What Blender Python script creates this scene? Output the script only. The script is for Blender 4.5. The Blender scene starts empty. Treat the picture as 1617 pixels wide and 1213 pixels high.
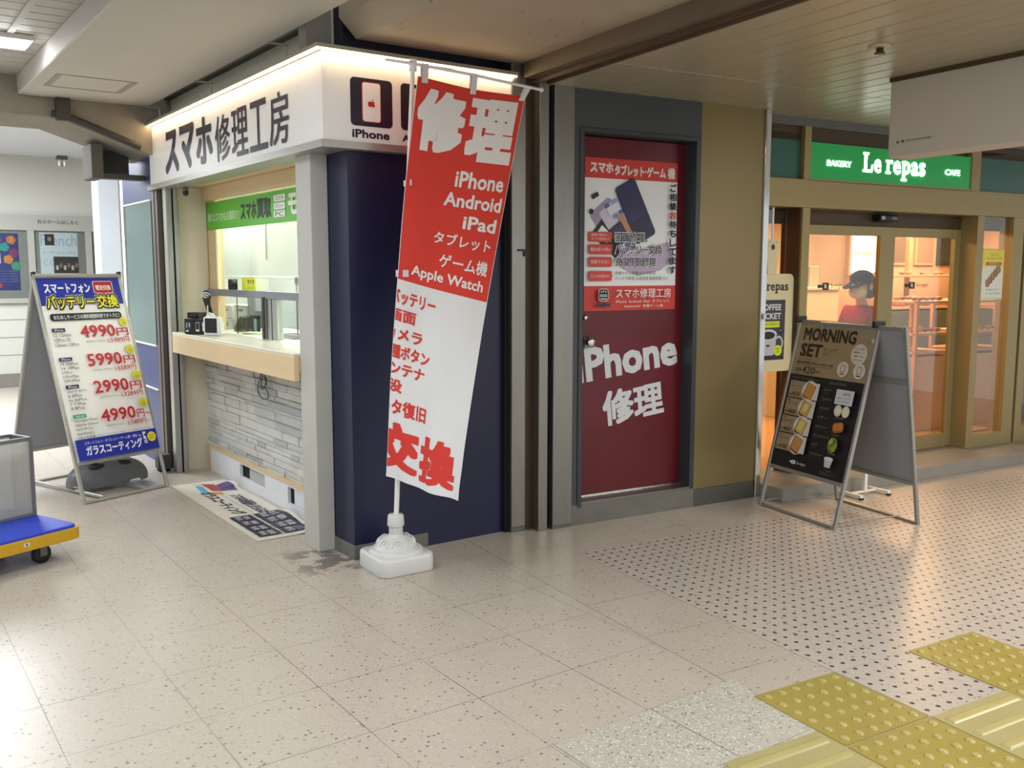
import bpy, bmesh, math, random
from mathutils import Matrix, Vector

random.seed(11)
SC = bpy.context.scene
COL = SC.collection
R = math.radians
PI = math.pi

# ------------------------------------------------------------------ camera
# World axes: X runs along the navy shop wall, Y along the service counter.
cam_data = bpy.data.cameras.new('camera')
cam = bpy.data.objects.new('camera', cam_data)
COL.objects.link(cam)
cam_data.sensor_width = 36.0
cam_data.lens = 1486.3 / 1617 * 36.0
cam_data.clip_start = 0.05
cam_data.clip_end = 200
YAW = R(35.475)
cam.matrix_world = (Matrix.Translation((0, 0, 1.45)) @ Matrix.Rotation(-YAW, 4, 'Z')
                    @ Matrix.Rotation(R(90 - 6.838), 4, 'X') @ Matrix.Rotation(R(0.036), 4, 'Z'))
SC.camera = cam
D2 = R(29.678 - 35.475)               # the door wall and the bakery stand at this angle to the kiosk
R2 = Matrix.Rotation(D2, 4, 'Z')

# ------------------------------------------------------------------ world, exposure, large lights
SC.view_settings.view_transform = 'Standard'
SC.view_settings.look = 'None'
SC.view_settings.gamma = 1.0
SC.view_settings.use_curve_mapping = False
SC.view_settings.exposure = 1.0
world = bpy.data.worlds.new('world')
SC.world = world
world.use_nodes = True
bg = world.node_tree.nodes['Background']
bg.inputs[0].default_value = (0.92, 0.97, 1.0, 1)
bg.inputs[1].default_value = 0.43


def area(name, loc, sx, sy, power, col=(1, 1, 1), rot=(0, 0, 0)):
    d = bpy.data.lights.new(name, 'AREA')
    d.shape = 'RECTANGLE'
    d.size, d.size_y, d.energy, d.color = sx, sy, power, col
    o = bpy.data.objects.new(name, d)
    COL.objects.link(o)
    o.location = loc
    o.rotation_euler = rot
    return o


COOL = (0.93, 0.97, 1.0)
NEUT = (1.0, 0.96, 0.90)
WARM = (1.0, 0.66, 0.36)
for lx, ly, pw in ((0.40, 3.4, 12), (0.40, 1.0, 15), (0.40, -1.4, 18), (-1.4, 4.6, 11), (-1.4, 2.2, 13), (-1.4, -0.2, 16)):
    area('concourse_tube_light', (lx, ly, 2.66), 1.1, 0.5, pw, COOL)
area('hall_ceiling_light', (0.6, 10.2, 2.82), 1.2, 3.0, 130, COOL)
area('hall_ceiling_light', (-1.6, 8.9, 2.82), 1.2, 3.0, 90, COOL)
for lx, ly, pw in ((3.6, 0.2, 22), (5.6, 0.8, 40), (4.6, -1.6, 30)):
    area('passage_light', (lx, ly, 2.40), 1.2, 0.4, pw, NEUT)
area('kiosk_ceiling_light', (2.95, 6.6, 2.27), 0.5, 3.2, 40, (0.98, 1.0, 0.97))
area('kiosk_ceiling_light', (2.42, 6.3, 2.28), 0.16, 3.2, 26, (0.98, 1.0, 0.97))

# ------------------------------------------------------------------ materials
def lin(h):
    h = h.lstrip('#')
    out = []
    for i in (0, 2, 4):
        c = int(h[i:i + 2], 16) / 255
        out.append(c / 12.92 if c <= 0.04045 else ((c + 0.055) / 1.055) ** 2.4)
    return (out[0], out[1], out[2], 1.0)


_M = {}


def mat(name, hexc, rough=0.5, metal=0.0, var=0.07, scale=9.0, bump=0.0, stretch=None, spec=0.5, trans=0.0, emit=0.0):
    if name in _M:
        return _M[name]
    m = bpy.data.materials.new(name)
    m.use_nodes = True
    nt = m.node_tree
    b = nt.nodes['Principled BSDF']
    c = lin(hexc)
    b.inputs['Roughness'].default_value = rough
    b.inputs['Metallic'].default_value = metal
    b.inputs['Specular IOR Level'].default_value = spec
    if emit:
        b.inputs['Emission Color'].default_value = c
        b.inputs['Emission Strength'].default_value = emit
    tc = nt.nodes.new('ShaderNodeTexCoord')
    mp = nt.nodes.new('ShaderNodeMapping')
    if stretch:
        mp.inputs['Scale'].default_value = stretch
    nt.links.new(tc.outputs['Object'], mp.inputs[0])
    nz = nt.nodes.new('ShaderNodeTexNoise')
    nz.inputs['Scale'].default_value = scale
    nz.inputs['Detail'].default_value = 4
    nt.links.new(mp.outputs[0], nz.inputs['Vector'])
    mx = nt.nodes.new('ShaderNodeMix')
    mx.data_type = 'RGBA'
    mx.inputs[6].default_value = tuple(min(1, x * (1 - var)) for x in c[:3]) + (1,)
    mx.inputs[7].default_value = tuple(min(1, x * (1 + var)) for x in c[:3]) + (1,)
    nt.links.new(nz.outputs['Fac'], mx.inputs[0])
    nt.links.new(mx.outputs[2], b.inputs['Base Color'])
    if bump:
        bp = nt.nodes.new('ShaderNodeBump')
        bp.inputs['Strength'].default_value = bump
        bp.inputs['Distance'].default_value = 0.01
        nt.links.new(nz.outputs['Fac'], bp.inputs['Height'])
        nt.links.new(bp.outputs[0], b.inputs['Normal'])
    _M[name] = m
    return m


def emis(name, hexc, strength):
    if name in _M:
        return _M[name]
    m = bpy.data.materials.new(name)
    m.use_nodes = True
    nt = m.node_tree
    nt.nodes.remove(nt.nodes['Principled BSDF'])
    e = nt.nodes.new('ShaderNodeEmission')
    e.inputs[0].default_value = lin(hexc)
    e.inputs[1].default_value = strength
    nt.links.new(e.outputs[0], nt.nodes['Material Output'].inputs[0])
    _M[name] = m
    return m


def glass(name, tint='#f4faf8', refl=0.9, rough=0.02, frost=0.0, frosthex='#d8d8d4'):
    if name in _M:
        return _M[name]
    m = bpy.data.materials.new(name)
    m.use_nodes = True
    nt = m.node_tree
    nt.nodes.remove(nt.nodes['Principled BSDF'])
    t = nt.nodes.new('ShaderNodeBsdfTransparent')
    t.inputs[0].default_value = lin(tint)
    g = nt.nodes.new('ShaderNodeBsdfGlossy')
    g.inputs['Roughness'].default_value = rough
    f = nt.nodes.new('ShaderNodeFresnel')
    f.inputs[0].default_value = 1.45
    mu = nt.nodes.new('ShaderNodeMath')
    mu.operation = 'MULTIPLY'
    mu.inputs[1].default_value = refl
    nt.links.new(f.outputs[0], mu.inputs[0])
    mx = nt.nodes.new('ShaderNodeMixShader')
    nt.links.new(mu.outputs[0], mx.inputs[0])
    nt.links.new(t.outputs[0], mx.inputs[1])
    nt.links.new(g.outputs[0], mx.inputs[2])
    last = mx
    if frost:
        d = nt.nodes.new('ShaderNodeBsdfDiffuse')
        d.inputs[0].default_value = lin(frosthex)
        tl = nt.nodes.new('ShaderNodeBsdfTranslucent')
        tl.inputs[0].default_value = lin(frosthex)
        m1 = nt.nodes.new('ShaderNodeMixShader')
        nt.links.new(d.outputs[0], m1.inputs[1])
        nt.links.new(tl.outputs[0], m1.inputs[2])
        m2 = nt.nodes.new('ShaderNodeMixShader')
        m2.inputs[0].default_value = frost
        nt.links.new(mx.outputs[0], m2.inputs[1])
        nt.links.new(m1.outputs[0], m2.inputs[2])
        last = m2
    nt.links.new(last.outputs[0], nt.nodes['Material Output'].inputs[0])
    _M[name] = m
    return m


class NT:
    """small helper for writing procedural node graphs"""
    def __init__(s, name, rough=0.3):
        s.m = bpy.data.materials.new(name)
        s.m.use_nodes = True
        s.t = s.m.node_tree
        s.b = s.t.nodes['Principled BSDF']
        s.b.inputs['Roughness'].default_value = rough
        tc = s.t.nodes.new('ShaderNodeTexCoord')
        s.obj = tc.outputs['Object']

    def _set(s, sock, v):
        if isinstance(v, bpy.types.NodeSocket):
            s.t.links.new(v, sock)
        else:
            sock.default_value = v

    def math(s, op, a, b=0.0, c=0.0):
        n = s.t.nodes.new('ShaderNodeMath')
        n.operation = op
        for i, v in enumerate((a, b, c)):
            s._set(n.inputs[i], v)
        return n.outputs[0]

    def mix(s, f, a, b):
        n = s.t.nodes.new('ShaderNodeMix')
        n.data_type = 'RGBA'
        s._set(n.inputs[0], f)
        s._set(n.inputs[6], a)
        s._set(n.inputs[7], b)
        return n.outputs[2]

    def noise(s, scale, detail=3, vec=None, rough=0.5):
        n = s.t.nodes.new('ShaderNodeTexNoise')
        n.inputs['Scale'].default_value = scale
        n.inputs['Detail'].default_value = detail
        n.inputs['Roughness'].default_value = rough
        s.t.links.new(vec or s.obj, n.inputs['Vector'])
        return n.outputs['Fac']

    def voro(s, scale, vec=None):
        n = s.t.nodes.new('ShaderNodeTexVoronoi')
        n.inputs['Scale'].default_value = scale
        s.t.links.new(vec or s.obj, n.inputs['Vector'])
        return n

    def xyz(s, vec=None):
        n = s.t.nodes.new('ShaderNodeSeparateXYZ')
        s.t.links.new(vec or s.obj, n.inputs[0])
        return n.outputs

    def step(s, v, a, b):
        n = s.t.nodes.new('ShaderNodeMapRange')
        n.interpolation_type = 'SMOOTHSTEP'
        s._set(n.inputs[0], v)
        n.inputs[1].default_value = a
        n.inputs[2].default_value = b
        return n.outputs[0]

    def mapping(s, scale=(1, 1, 1), rot=(0, 0, 0), loc=(0, 0, 0)):
        n = s.t.nodes.new('ShaderNodeMapping')
        n.inputs['Scale'].default_value = scale
        n.inputs['Rotation'].default_value = rot
        n.inputs['Location'].default_value = loc
        s.t.links.new(s.obj, n.inputs[0])
        return n.outputs[0]

    def bump(s, h, strength=0.3, dist=0.004):
        n = s.t.nodes.new('ShaderNodeBump')
        n.inputs['Strength'].default_value = strength
        n.inputs['Distance'].default_value = dist
        s.t.links.new(h, n.inputs['Height'])
        s.t.links.new(n.outputs[0], s.b.inputs['Normal'])

    def out(s, col, rough=None):
        s._set(s.b.inputs['Base Color'], col)
        if rough is not None:
            s._set(s.b.inputs['Roughness'], rough)
        return s.m


def floor_mat(name, base, ox, oy, px, py, dots=False, coarse=False, rough=0.25, joint=1.0, grime=None):
    n = NT(name)
    x, y, z = n.xyz()
    big = n.noise(0.9, 4)
    fine = n.noise(38, 3)
    b = lin(base)
    c = n.mix(big, tuple(k * 0.90 for k in b[:3]) + (1,), tuple(min(1, k * 1.1) for k in b[:3]) + (1,))
    c = n.mix(n.math('MULTIPLY', fine, 0.25), c, lin('#b3a99c'))
    # terrazzo chips: random Voronoi cells turned dark or light
    mpv = n.mapping((1, 1.25, 1))
    for sc, thr, colr, amt in (((95, 0.78, '#8c8479', 0.7), (58, 0.90, '#6f675e', 0.85), (75, 0.92, '#ded8cd', 0.35)) if not coarse else
                               ((105, 0.55, '#8a8880', 0.75), (90, 0.62, '#e4e3dc', 0.8), (70, 0.80, '#5f5d58', 0.7))):
        v = n.voro(sc, mpv)
        sep = n.t.nodes.new('ShaderNodeSeparateColor')
        n.t.links.new(v.outputs['Color'], sep.inputs[0])
        pick = n.math('GREATER_THAN', sep.outputs[0], thr)
        inner = n.math('SUBTRACT', 1.0, n.step(v.outputs['Distance'], 0.28, 0.42))
        c = n.mix(n.math('MULTIPLY', n.math('MULTIPLY', pick, inner), amt), c, lin(colr))
    jx = n.math('ABSOLUTE', n.math('SUBTRACT', n.math('FRACT', n.math('ADD', n.math('DIVIDE', n.math('SUBTRACT', x, ox), px), 50.5)), 0.5))
    jy = n.math('ABSOLUTE', n.math('SUBTRACT', n.math('FRACT', n.math('ADD', n.math('DIVIDE', n.math('SUBTRACT', y, oy), py), 50.5)), 0.5))
    jm = n.math('MINIMUM', n.math('MULTIPLY', jx, px), n.math('MULTIPLY', jy, py))
    line = n.math('SUBTRACT', 1.0, n.step(jm, 0.0006, 0.0024))
    wob = n.step(n.noise(1.7, 2), 0.35, 0.68)
    line = n.math('MULTIPLY', line, n.math('MULTIPLY', n.math('ADD', n.math('MULTIPLY', wob, 0.55), 0.35), joint))
    c = n.mix(line, c, lin('#4a4239'))
    # scattered stains
    st = n.step(n.noise(2.3, 6, rough=0.65), 0.60, 0.78)
    c = n.mix(n.math('MULTIPLY', st, 0.22), c, lin('#6f675c'))
    if grime:
        dx = n.math('SUBTRACT', x, grime[0])
        dy = n.math('SUBTRACT', y, grime[1])
        rr_ = n.math('SQRT', n.math('ADD', n.math('MULTIPLY', dx, dx), n.math('MULTIPLY', dy, dy)))
        near = n.math('SUBTRACT', 1.0, n.step(rr_, 0.12, 0.45))
        gm = n.step(n.math('ADD', n.noise(7, 5, rough=0.6), n.math('MULTIPLY', near, 0.18)), 0.62, 0.72)
        c = n.mix(n.math('MULTIPLY', n.math('MULTIPLY', gm, near), 0.75), c, lin('#4d483f'))
    rg = n.math('ADD', rough, n.math('MULTIPLY', big, 0.14))
    if dots:
        p = 0.0573
        fx = n.math('SUBTRACT', n.math('FRACT', n.math('ADD', n.math('DIVIDE', n.math('SUBTRACT', x, 2.674), p), 20.5)), 0.5)
        fy = n.math('SUBTRACT', n.math('FRACT', n.math('ADD', n.math('DIVIDE', n.math('SUBTRACT', y, 2.305), p), 60.5)), 0.5)
        d = n.math('SQRT', n.math('ADD', n.math('MULTIPLY', fx, fx), n.math('MULTIPLY', fy, fy)))
        dm = n.math('SUBTRACT', 1.0, n.step(d, 0.13, 0.17))
        c = n.mix(n.math('MULTIPLY', dm, 0.94), c, lin('#2b2724'))
        n.bump(dm, 0.4, 0.002)
    return n.out(c, rg)


# ------------------------------------------------------------------ mesh builder
class MB:
    def __init__(s, M=None):
        s.v, s.f, s.mi, s.sm, s.mats = [], [], [], [], []
        s.M = M or Matrix()

    def _m(s, m):
        if m not in s.mats:
            s.mats.append(m)
        return s.mats.index(m)

    def add(s, vs, fs, m, smooth=False, M=None):
        o = len(s.v)
        T = s.M @ M if M is not None else s.M
        s.v += [T @ Vector(v) for v in vs]
        k = s._m(m)
        for f in fs:
            s.f.append([i + o for i in f])
            s.mi.append(k)
            s.sm.append(smooth)
        return s

    def bm(s, b, m, smooth=False, M=None):
        b.verts.index_update()
        s.add([v.co.copy() for v in b.verts], [[v.index for v in f.verts] for f in b.faces], m, smooth, M)
        b.free()
        return s

    def box(s, x0, x1, y0, y1, z0, z1, m, bev=0.0, seg=2, M=None):
        b = bmesh.new()
        bmesh.ops.create_cube(b, size=1)
        for v in b.verts:
            v.co = Vector((x0 + (v.co.x + .5) * (x1 - x0), y0 + (v.co.y + .5) * (y1 - y0), z0 + (v.co.z + .5) * (z1 - z0)))
        if bev:
            bmesh.ops.bevel(b, geom=b.edges[:], offset=bev, segments=seg, profile=0.5, affect='EDGES')
        return s.bm(b, m, bool(bev) and seg > 1 and bev > 0.008, M)

    def prism(s, pts, z0, z1, m, M=None, bev=0.0, smooth=False):
        """2-D outline in XY pushed from z0 to z1"""
        b = bmesh.new()
        lo = [b.verts.new((p[0], p[1], z0)) for p in pts]
        hi = [b.verts.new((p[0], p[1], z1)) for p in pts]
        n = len(pts)
        b.faces.new(lo[::-1])
        top = b.faces.new(hi)
        for i in range(n):
            b.faces.new((lo[i], lo[(i + 1) % n], hi[(i + 1) % n], hi[i]))
        bmesh.ops.recalc_face_normals(b, faces=b.faces[:])
        if bev:
            es = [e for e in b.edges if all(abs(v.co.z - z1) < 1e-7 for v in e.verts) or all(abs(v.co.z - z0) < 1e-7 for v in e.verts)]
            bmesh.ops.bevel(b, geom=es, offset=bev, segments=2, profile=0.5, affect='EDGES')
        return s.bm(b, m, smooth, M)

    def tube(s, path, r, m, n=10, closed=False, M=None, caps=True):
        P = [Vector(p) for p in path]
        k = len(P)
        rs = r if isinstance(r, (list, tuple)) else [r] * k
        T = []
        for i in range(k):
            a = P[(i - 1) % k] if (closed or i > 0) else P[i]
            b = P[(i + 1) % k] if (closed or i < k - 1) else P[i]
            T.append((b - a).normalized())
        up = Vector((0, 0, 1)) if abs(T[0].z) < 0.9 else Vector((1, 0, 0))
        N = T[0].cross(up).normalized()
        vs, fs = [], []
        for i in range(k):
            N = (N - T[i] * N.dot(T[i])).normalized()
            B = T[i].cross(N)
            for j in range(n):
                a = 2 * PI * j / n
                vs.append(P[i] + (N * math.cos(a) + B * math.sin(a)) * rs[i])
        for i in range(k if closed else k - 1):
            for j in range(n):
                i2 = (i + 1) % k
                fs.append((i * n + j, i * n + (j + 1) % n, i2 * n + (j + 1) % n, i2 * n + j))
        s.add(vs, fs, m, True, M)
        if caps and not closed:
            s.add(vs[:n], [tuple(range(n))[::-1]], m, False, M)
            s.add(vs[-n:], [tuple(range(n))], m, False, M)
        return s

    def lathe(s, prof, m, n=32, c=(0, 0, 0), M=None, sx=1.0, sy=1.0):
        vs, fs = [], []
        for r, z in prof:
            for j in range(n):
                a = 2 * PI * j / n
                vs.append((c[0] + r * math.cos(a) * sx, c[1] + r * math.sin(a) * sy, c[2] + z))
        for i in range(len(prof) - 1):
            for j in range(n):
                fs.append((i * n + j, i * n + (j + 1) % n, (i + 1) * n + (j + 1) % n, (i + 1) * n + j))
        s.add(vs, fs, m, True, M)
        for i, rev in ((0, True), (len(prof) - 1, False)):
            if prof[i][0] > 1e-5:
                q = vs[i * n:(i + 1) * n]
                s.add(q, [tuple(range(n))[::-1] if rev else tuple(range(n))], m, False, M)
        return s

    def ball(s, c, rx, ry, rz, m, nu=20, nv=12, M=None):
        prof = [(max(1e-6, math.sin(PI * i / nv)), -math.cos(PI * i / nv)) for i in range(nv + 1)]
        vs, fs = [], []
        for r, z in prof:
            for j in range(nu):
                a = 2 * PI * j / nu
                vs.append((c[0] + rx * r * math.cos(a), c[1] + ry * r * math.sin(a), c[2] + rz * z))
        for i in range(nv):
            for j in range(nu):
                fs.append((i * nu + j, i * nu + (j + 1) % nu, (i + 1) * nu + (j + 1) % nu, (i + 1) * nu + j))
        return s.add(vs, fs, m, True, M)

    def grid(s, fn, nu, nv, m, smooth=True, M=None, mfn=None):
        vs = [fn(i / nu, j / nv) for j in range(nv + 1) for i in range(nu + 1)]
        w = nu + 1
        for j in range(nv):
            pass
        if mfn is None:
            fs = [(j * w + i, j * w + i + 1, (j + 1) * w + i + 1, (j + 1) * w + i) for j in range(nv) for i in range(nu)]
            return s.add(vs, fs, m, smooth, M)
        groups = {}
        for j in range(nv):
            for i in range(nu):
                groups.setdefault(mfn((i + .5) / nu, (j + .5) / nv), []).append((j * w + i, j * w + i + 1, (j + 1) * w + i + 1, (j + 1) * w + i))
        for mm, fs in groups.items():
            s.add(vs, fs, mm, smooth, M)
        return s

    def build(s, name, parent=None, loc=None, M=None):
        me = bpy.data.meshes.new(name)
        me.from_pydata([tuple(v) for v in s.v], [], s.f)
        for m in s.mats:
            me.materials.append(m)
        me.polygons.foreach_set('material_index', s.mi)
        me.polygons.foreach_set('use_smooth', s.sm)
        me.update()
        o = bpy.data.objects.new(name, me)
        COL.objects.link(o)
        if parent is not None:
            o.parent = parent
        if loc is not None:
            o.location = loc
        if M is not None:
            o.matrix_world = M
        return o


def tag(o, label, cat, group=None):
    o['label'] = label
    o['category'] = cat
    if group:
        o['group'] = group
    return o


def thing(name, label, cat, loc=(0, 0, 0), rz=0.0, group=None):
    o = bpy.data.objects.new(name, None)
    COL.objects.link(o)
    o.empty_display_size = 0.1
    o.location = loc
    o.rotation_euler = (0, 0, rz)
    return tag(o, label, cat, group)


def at2(x, y, z=0.0):
    v = R2 @ Vector((x, y, z))
    return (v.x, v.y, v.z)


def struct(mb, name, two=False, parent=None):
    o = mb.build(name, parent)
    if two:
        o.rotation_euler = (0, 0, D2)
    o['kind'] = 'structure'
    return o


def dup(root, loc=None, rz=None, label=None, group=None):
    r = root.copy()
    COL.objects.link(r)
    if loc is not None:
        r.location = loc
    if rz is not None:
        r.rotation_euler = (0, 0, rz)
    if label:
        r['label'] = label
    if group:
        r['group'] = group
    for ch in list(root.children):
        c = ch.copy()
        COL.objects.link(c)
        c.parent = r
        for g in list(ch.children):
            d = g.copy()
            COL.objects.link(d)
            d.parent = c
    return r


# ------------------------------------------------------------------ lettering (Blender's built-in typeface turned to mesh)
_tc = {}


def tmesh(txt, bold=0.0, res=2):
    key = (txt, bold)
    if key in _tc:
        return _tc[key]
    c = bpy.data.curves.new('lettering_curve', 'FONT')
    c.body = txt
    c.size = 1.0
    c.offset = bold
    c.resolution_u = res
    o = bpy.data.objects.new('lettering_curve', c)
    COL.objects.link(o)
    dg = bpy.context.evaluated_depsgraph_get()
    me = bpy.data.meshes.new_from_object(o.evaluated_get(dg))
    vs = [(v.co.x, v.co.y) for v in me.vertices]
    fs = [list(p.vertices) for p in me.polygons]
    bpy.data.objects.remove(o)
    bpy.data.curves.remove(c)
    bpy.data.meshes.remove(me)
    xs = [v[0] for v in vs] or [0, 1]
    ys = [v[1] for v in vs] or [0, 1]
    out = (vs, fs, min(xs), max(xs), min(ys), max(ys))
    _tc[key] = out
    return out


def rrect(x0, y0, x1, y1, r, n=5):
    r = min(r, abs(x1 - x0) / 2, abs(y1 - y0) / 2)
    P = []
    for cx, cy, a0 in ((x1 - r, y1 - r, 0), (x0 + r, y1 - r, 90), (x0 + r, y0 + r, 180), (x1 - r, y0 + r, 270)):
        for i in range(n + 1):
            a = R(a0 + 90 * i / n)
            P.append((cx + r * math.cos(a), cy + r * math.sin(a)))
    return P


class Sheet:
    """Printed matter: flat inks laid over each other on a sheet.  Local x right, y up, z out of the sheet."""
    def __init__(s, mb, M=None, step=0.00025, z0=0.0004, warp=None, cut=None):
        s.mb, s.M, s.z, s.step, s.warp, s.cut = mb, M or Matrix(), z0, step, warp, cut

    def _put(s, vs, fs, m):
        z = s.z
        s.z += s.step
        if s.warp or s.cut:
            b = bmesh.new()
            bv = [b.verts.new((v[0], v[1], 0)) for v in vs]
            for f in fs:
                try:
                    b.faces.new([bv[i] for i in f])
                except ValueError:
                    pass
            if s.cut:
                for co, no in s.cut:
                    bmesh.ops.bisect_plane(b, geom=b.verts[:] + b.edges[:] + b.faces[:], plane_co=co, plane_no=no, clear_outer=True)
            if s.warp:
                xs = [v.co.x for v in b.verts]
                ys = [v.co.y for v in b.verts]
                if xs:
                    for ax, lo, hi, st in ((0, min(xs), max(xs), 0.045), (1, min(ys), max(ys), 0.02)):
                        k = math.ceil(lo / st)
                        while k * st < hi:
                            co = (k * st, 0, 0) if ax == 0 else (0, k * st, 0)
                            no = (1, 0, 0) if ax == 0 else (0, 1, 0)
                            bmesh.ops.bisect_plane(b, geom=b.verts[:] + b.edges[:] + b.faces[:], plane_co=co, plane_no=no)
                            k += 1
            b.verts.index_update()
            vs2 = [(v.co.x, v.co.y) for v in b.verts]
            fs2 = [[v.index for v in f.verts] for f in b.faces]
            b.free()
            if s.warp:
                s.mb.add([s.warp(x, y, z) for x, y in vs2], fs2, m, False)
            else:
                s.mb.add([(x, y, z) for x, y in vs2], fs2, m, False, s.M)
        else:
            s.mb.add([(v[0], v[1], z) for v in vs], fs, m, False, s.M)

    def poly(s, pts, m):
        s._put(pts, [list(range(len(pts)))], m)
        return s

    def rect(s, x0, y0, x1, y1, m):
        return s.poly([(x0, y0), (x1, y0), (x1, y1), (x0, y1)], m)

    def rr(s, x0, y0, x1, y1, r, m):
        return s.poly(rrect(x0, y0, x1, y1, r), m)

    def disc(s, cx, cy, rx, m, ry=None, n=24):
        ry = ry or rx
        return s.poly([(cx + rx * math.cos(2 * PI * i / n), cy + ry * math.sin(2 * PI * i / n)) for i in range(n)], m)

    def rotbox(s, cx, cy, w, h, ang, m, r=0.0):
        ca, sa = math.cos(R(ang)), math.sin(R(ang))
        P = rrect(-w / 2, -h / 2, w / 2, h / 2, r) if r else [(-w / 2, -h / 2), (w / 2, -h / 2), (w / 2, h / 2), (-w / 2, h / 2)]
        return s.poly([(cx + x * ca - y * sa, cy + x * sa + y * ca) for x, y in P], m)

    def line(s, x0, y0, x1, y1, w, m):
        d = Vector((x1 - x0, y1 - y0)).normalized() * w / 2
        return s.poly([(x0 + d.y, y0 - d.x), (x1 + d.y, y1 - d.x), (x1 - d.y, y1 + d.x), (x0 - d.y, y0 + d.x)], m)

    def text(s, txt, x0, y0, x1, y1, m, bold=0.012, skew=0.0, ang=0.0):
        """fit the inked box of txt into x0..x1, y0..y1; x1 None keeps the natural width"""
        vs, fs, a, b, c, d = tmesh(txt, 0.0)
        if not fs:
            return s
        big = (y1 - y0) > 0.022 or s.warp
        e = bold if big and bold > 0.008 else 0.0
        if e:                       # heavier strokes: the outline laid down several times, shifted a little
            a, b, c, d = a - e, b + e, c - e, d + e
            nd = 4 if e < 0.02 else 8
            offs = [(e * math.cos(2 * PI * (k + .5) / nd), e * math.sin(2 * PI * (k + .5) / nd)) for k in range(nd)]
            if e > .028:            # square nib: keeps the corners of heavy strokes crisp
                offs = [(e * i / 2, e * j / 2) for i in range(-2, 3) for j in range(-2, 3) if max(abs(i), abs(j)) == 2 or i == j == 0]
        sy = (y1 - y0) / max(1e-6, d - c)
        sx = sy if x1 is None else (x1 - x0) / max(1e-6, b - a)
        out = []
        ca, sa = math.cos(R(ang)), math.sin(R(ang))
        for vx, vy in vs:
            px, py = (vx - a) * sx, (vy - c) * sy
            px += py * skew
            out.append((x0 + px * ca - py * sa, y0 + px * sa + py * ca))
        if e:
            keep = s.step
            s.step = 2.5e-5
            for ex, ey in offs:
                dx, dy = ex * sx + ey * sy * skew, ey * sy
                s._put([(px + dx * ca - dy * sa, py + dx * sa + dy * ca) for px, py in out], fs, m)
            s.step = keep
            s.z += keep if keep > 0 else -2.5e-5 * len(offs)
        else:
            s._put(out, fs, m)
        return s

    def vtext(s, txt, x0, y0, x1, y1, m, bold=0.02, gap=0.12):
        h = (y1 - y0) / len(txt)
        for i, ch in enumerate(txt):
            t = y1 - i * h
            mm = m[i] if isinstance(m, (list, tuple)) else m
            s.text(ch, x0, t - h * (1 - gap), x1, t, mm, bold)
        return s


def serif_logo(sh, x0, y0, h, m, bold=0.045):
    """'Le repas' with slab serifs: x0,y0 = left end of the baseline, h = cap height"""
    k = h
    X = x0

    bold = min(bold, .022)

    def g(ch, w, hh, base=0.0):
        nonlocal X
        sh.text(ch, X, y0 + base * k, X + w * k, y0 + (base + hh) * k, m, bold)
        X += (w + 0.085) * k
    st = 0.2
    # L
    sh.rect(X + .1 * k, y0, X + .32 * k, y0 + k, m)
    sh.rect(X, y0, X + .74 * k, y0 + .13 * k, m)
    sh.rect(X, y0 + .88 * k, X + .44 * k, y0 + k, m)
    sh.poly([(X + .58 * k, y0 + .1 * k), (X + .74 * k, y0 + .1 * k), (X + .76 * k, y0 + .4 * k), (X + .68 * k, y0 + .4 * k)], m)
    X += .84 * k
    g('e', .56, .72, -.01)
    X += .26 * k
    # r
    sh.rect(X + .09 * k, y0, X + .27 * k, y0 + .7 * k, m)
    sh.rect(X, y0, X + .4 * k, y0 + .11 * k, m)
    sh.rect(X, y0 + .6 * k, X + .2 * k, y0 + .7 * k, m)
    sh.poly([(X + .24 * k, y0 + .45 * k), (X + .36 * k, y0 + .6 * k), (X + .5 * k, y0 + .5 * k), (X + .54 * k, y0 + .68 * k), (X + .42 * k, y0 + .72 * k), (X + .24 * k, y0 + .62 * k)], m)
    X += .6 * k
    g('e', .56, .72, -.01)
    # p
    sh.rect(X, y0 + .6 * k, X + .2 * k, y0 + .7 * k, m)
    sh.rect(X, y0 - .32 * k, X + .42 * k, y0 - .21 * k, m)
    sh.text('p', X + .09 * k, y0 - .3 * k, X + .68 * k, y0 + .72 * k, m, bold)
    X += .78 * k
    g('a', .55, .72, -.01)
    g('s', .48, .72, -.01)
    return X


def frameYZ(o, ax, ay):
    """matrix with local x -> ax, local y -> ay, local z -> ax x ay, origin o"""
    ax, ay = Vector(ax).normalized(), Vector(ay).normalized()
    az = ax.cross(ay)
    return Matrix(((ax.x, ay.x, az.x, o[0]), (ax.y, ay.y, az.y, o[1]), (ax.z, ay.z, az.z, o[2]), (0, 0, 0, 1)))

# ------------------------------------------------------------------ shared materials
STEEL = mat('brushed_steel', '#8d8c86', 0.34, 0.85, 0.14, 3, 0.03, (6, 6, 1))
STEEL_D = mat('dull_steel', '#6d6c68', 0.45, 0.7, 0.12, 4)
ALU = mat('satin_aluminium', '#a9a8a3', 0.38, 0.6, 0.08, 6)
CHROME = mat('chrome', '#d8d8d6', 0.12, 1.0, 0.03)
BLACK = mat('black_plastic', '#141416', 0.4, 0, 0.1)
GAP = mat('dark_gap', '#060606', 0.9)
WHITE = mat('white_plastic', '#e6e5e0', 0.4, 0, 0.04)
WPAINT = mat('white_paint', '#d9d7d0', 0.6, 0, 0.05, 3)
PILLAR = mat('grey_white_pillar_paint', '#b9b7b0', 0.55, 0, 0.1, 5, 0.02)
NAVY = mat('navy_panel_paint', '#11163a', 0.42, 0, 0.09, 2)
NAVY_TOP = mat('navy_fascia_paint', '#10142b', 0.5, 0, 0.1, 2)
CONC = mat('weathered_concrete', '#857e71', 0.85, 0, 0.22, 5, 0.35)
CONC_P = mat('painted_concrete', '#b4a892', 0.8, 0, 0.10, 4, 0.12)
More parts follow.
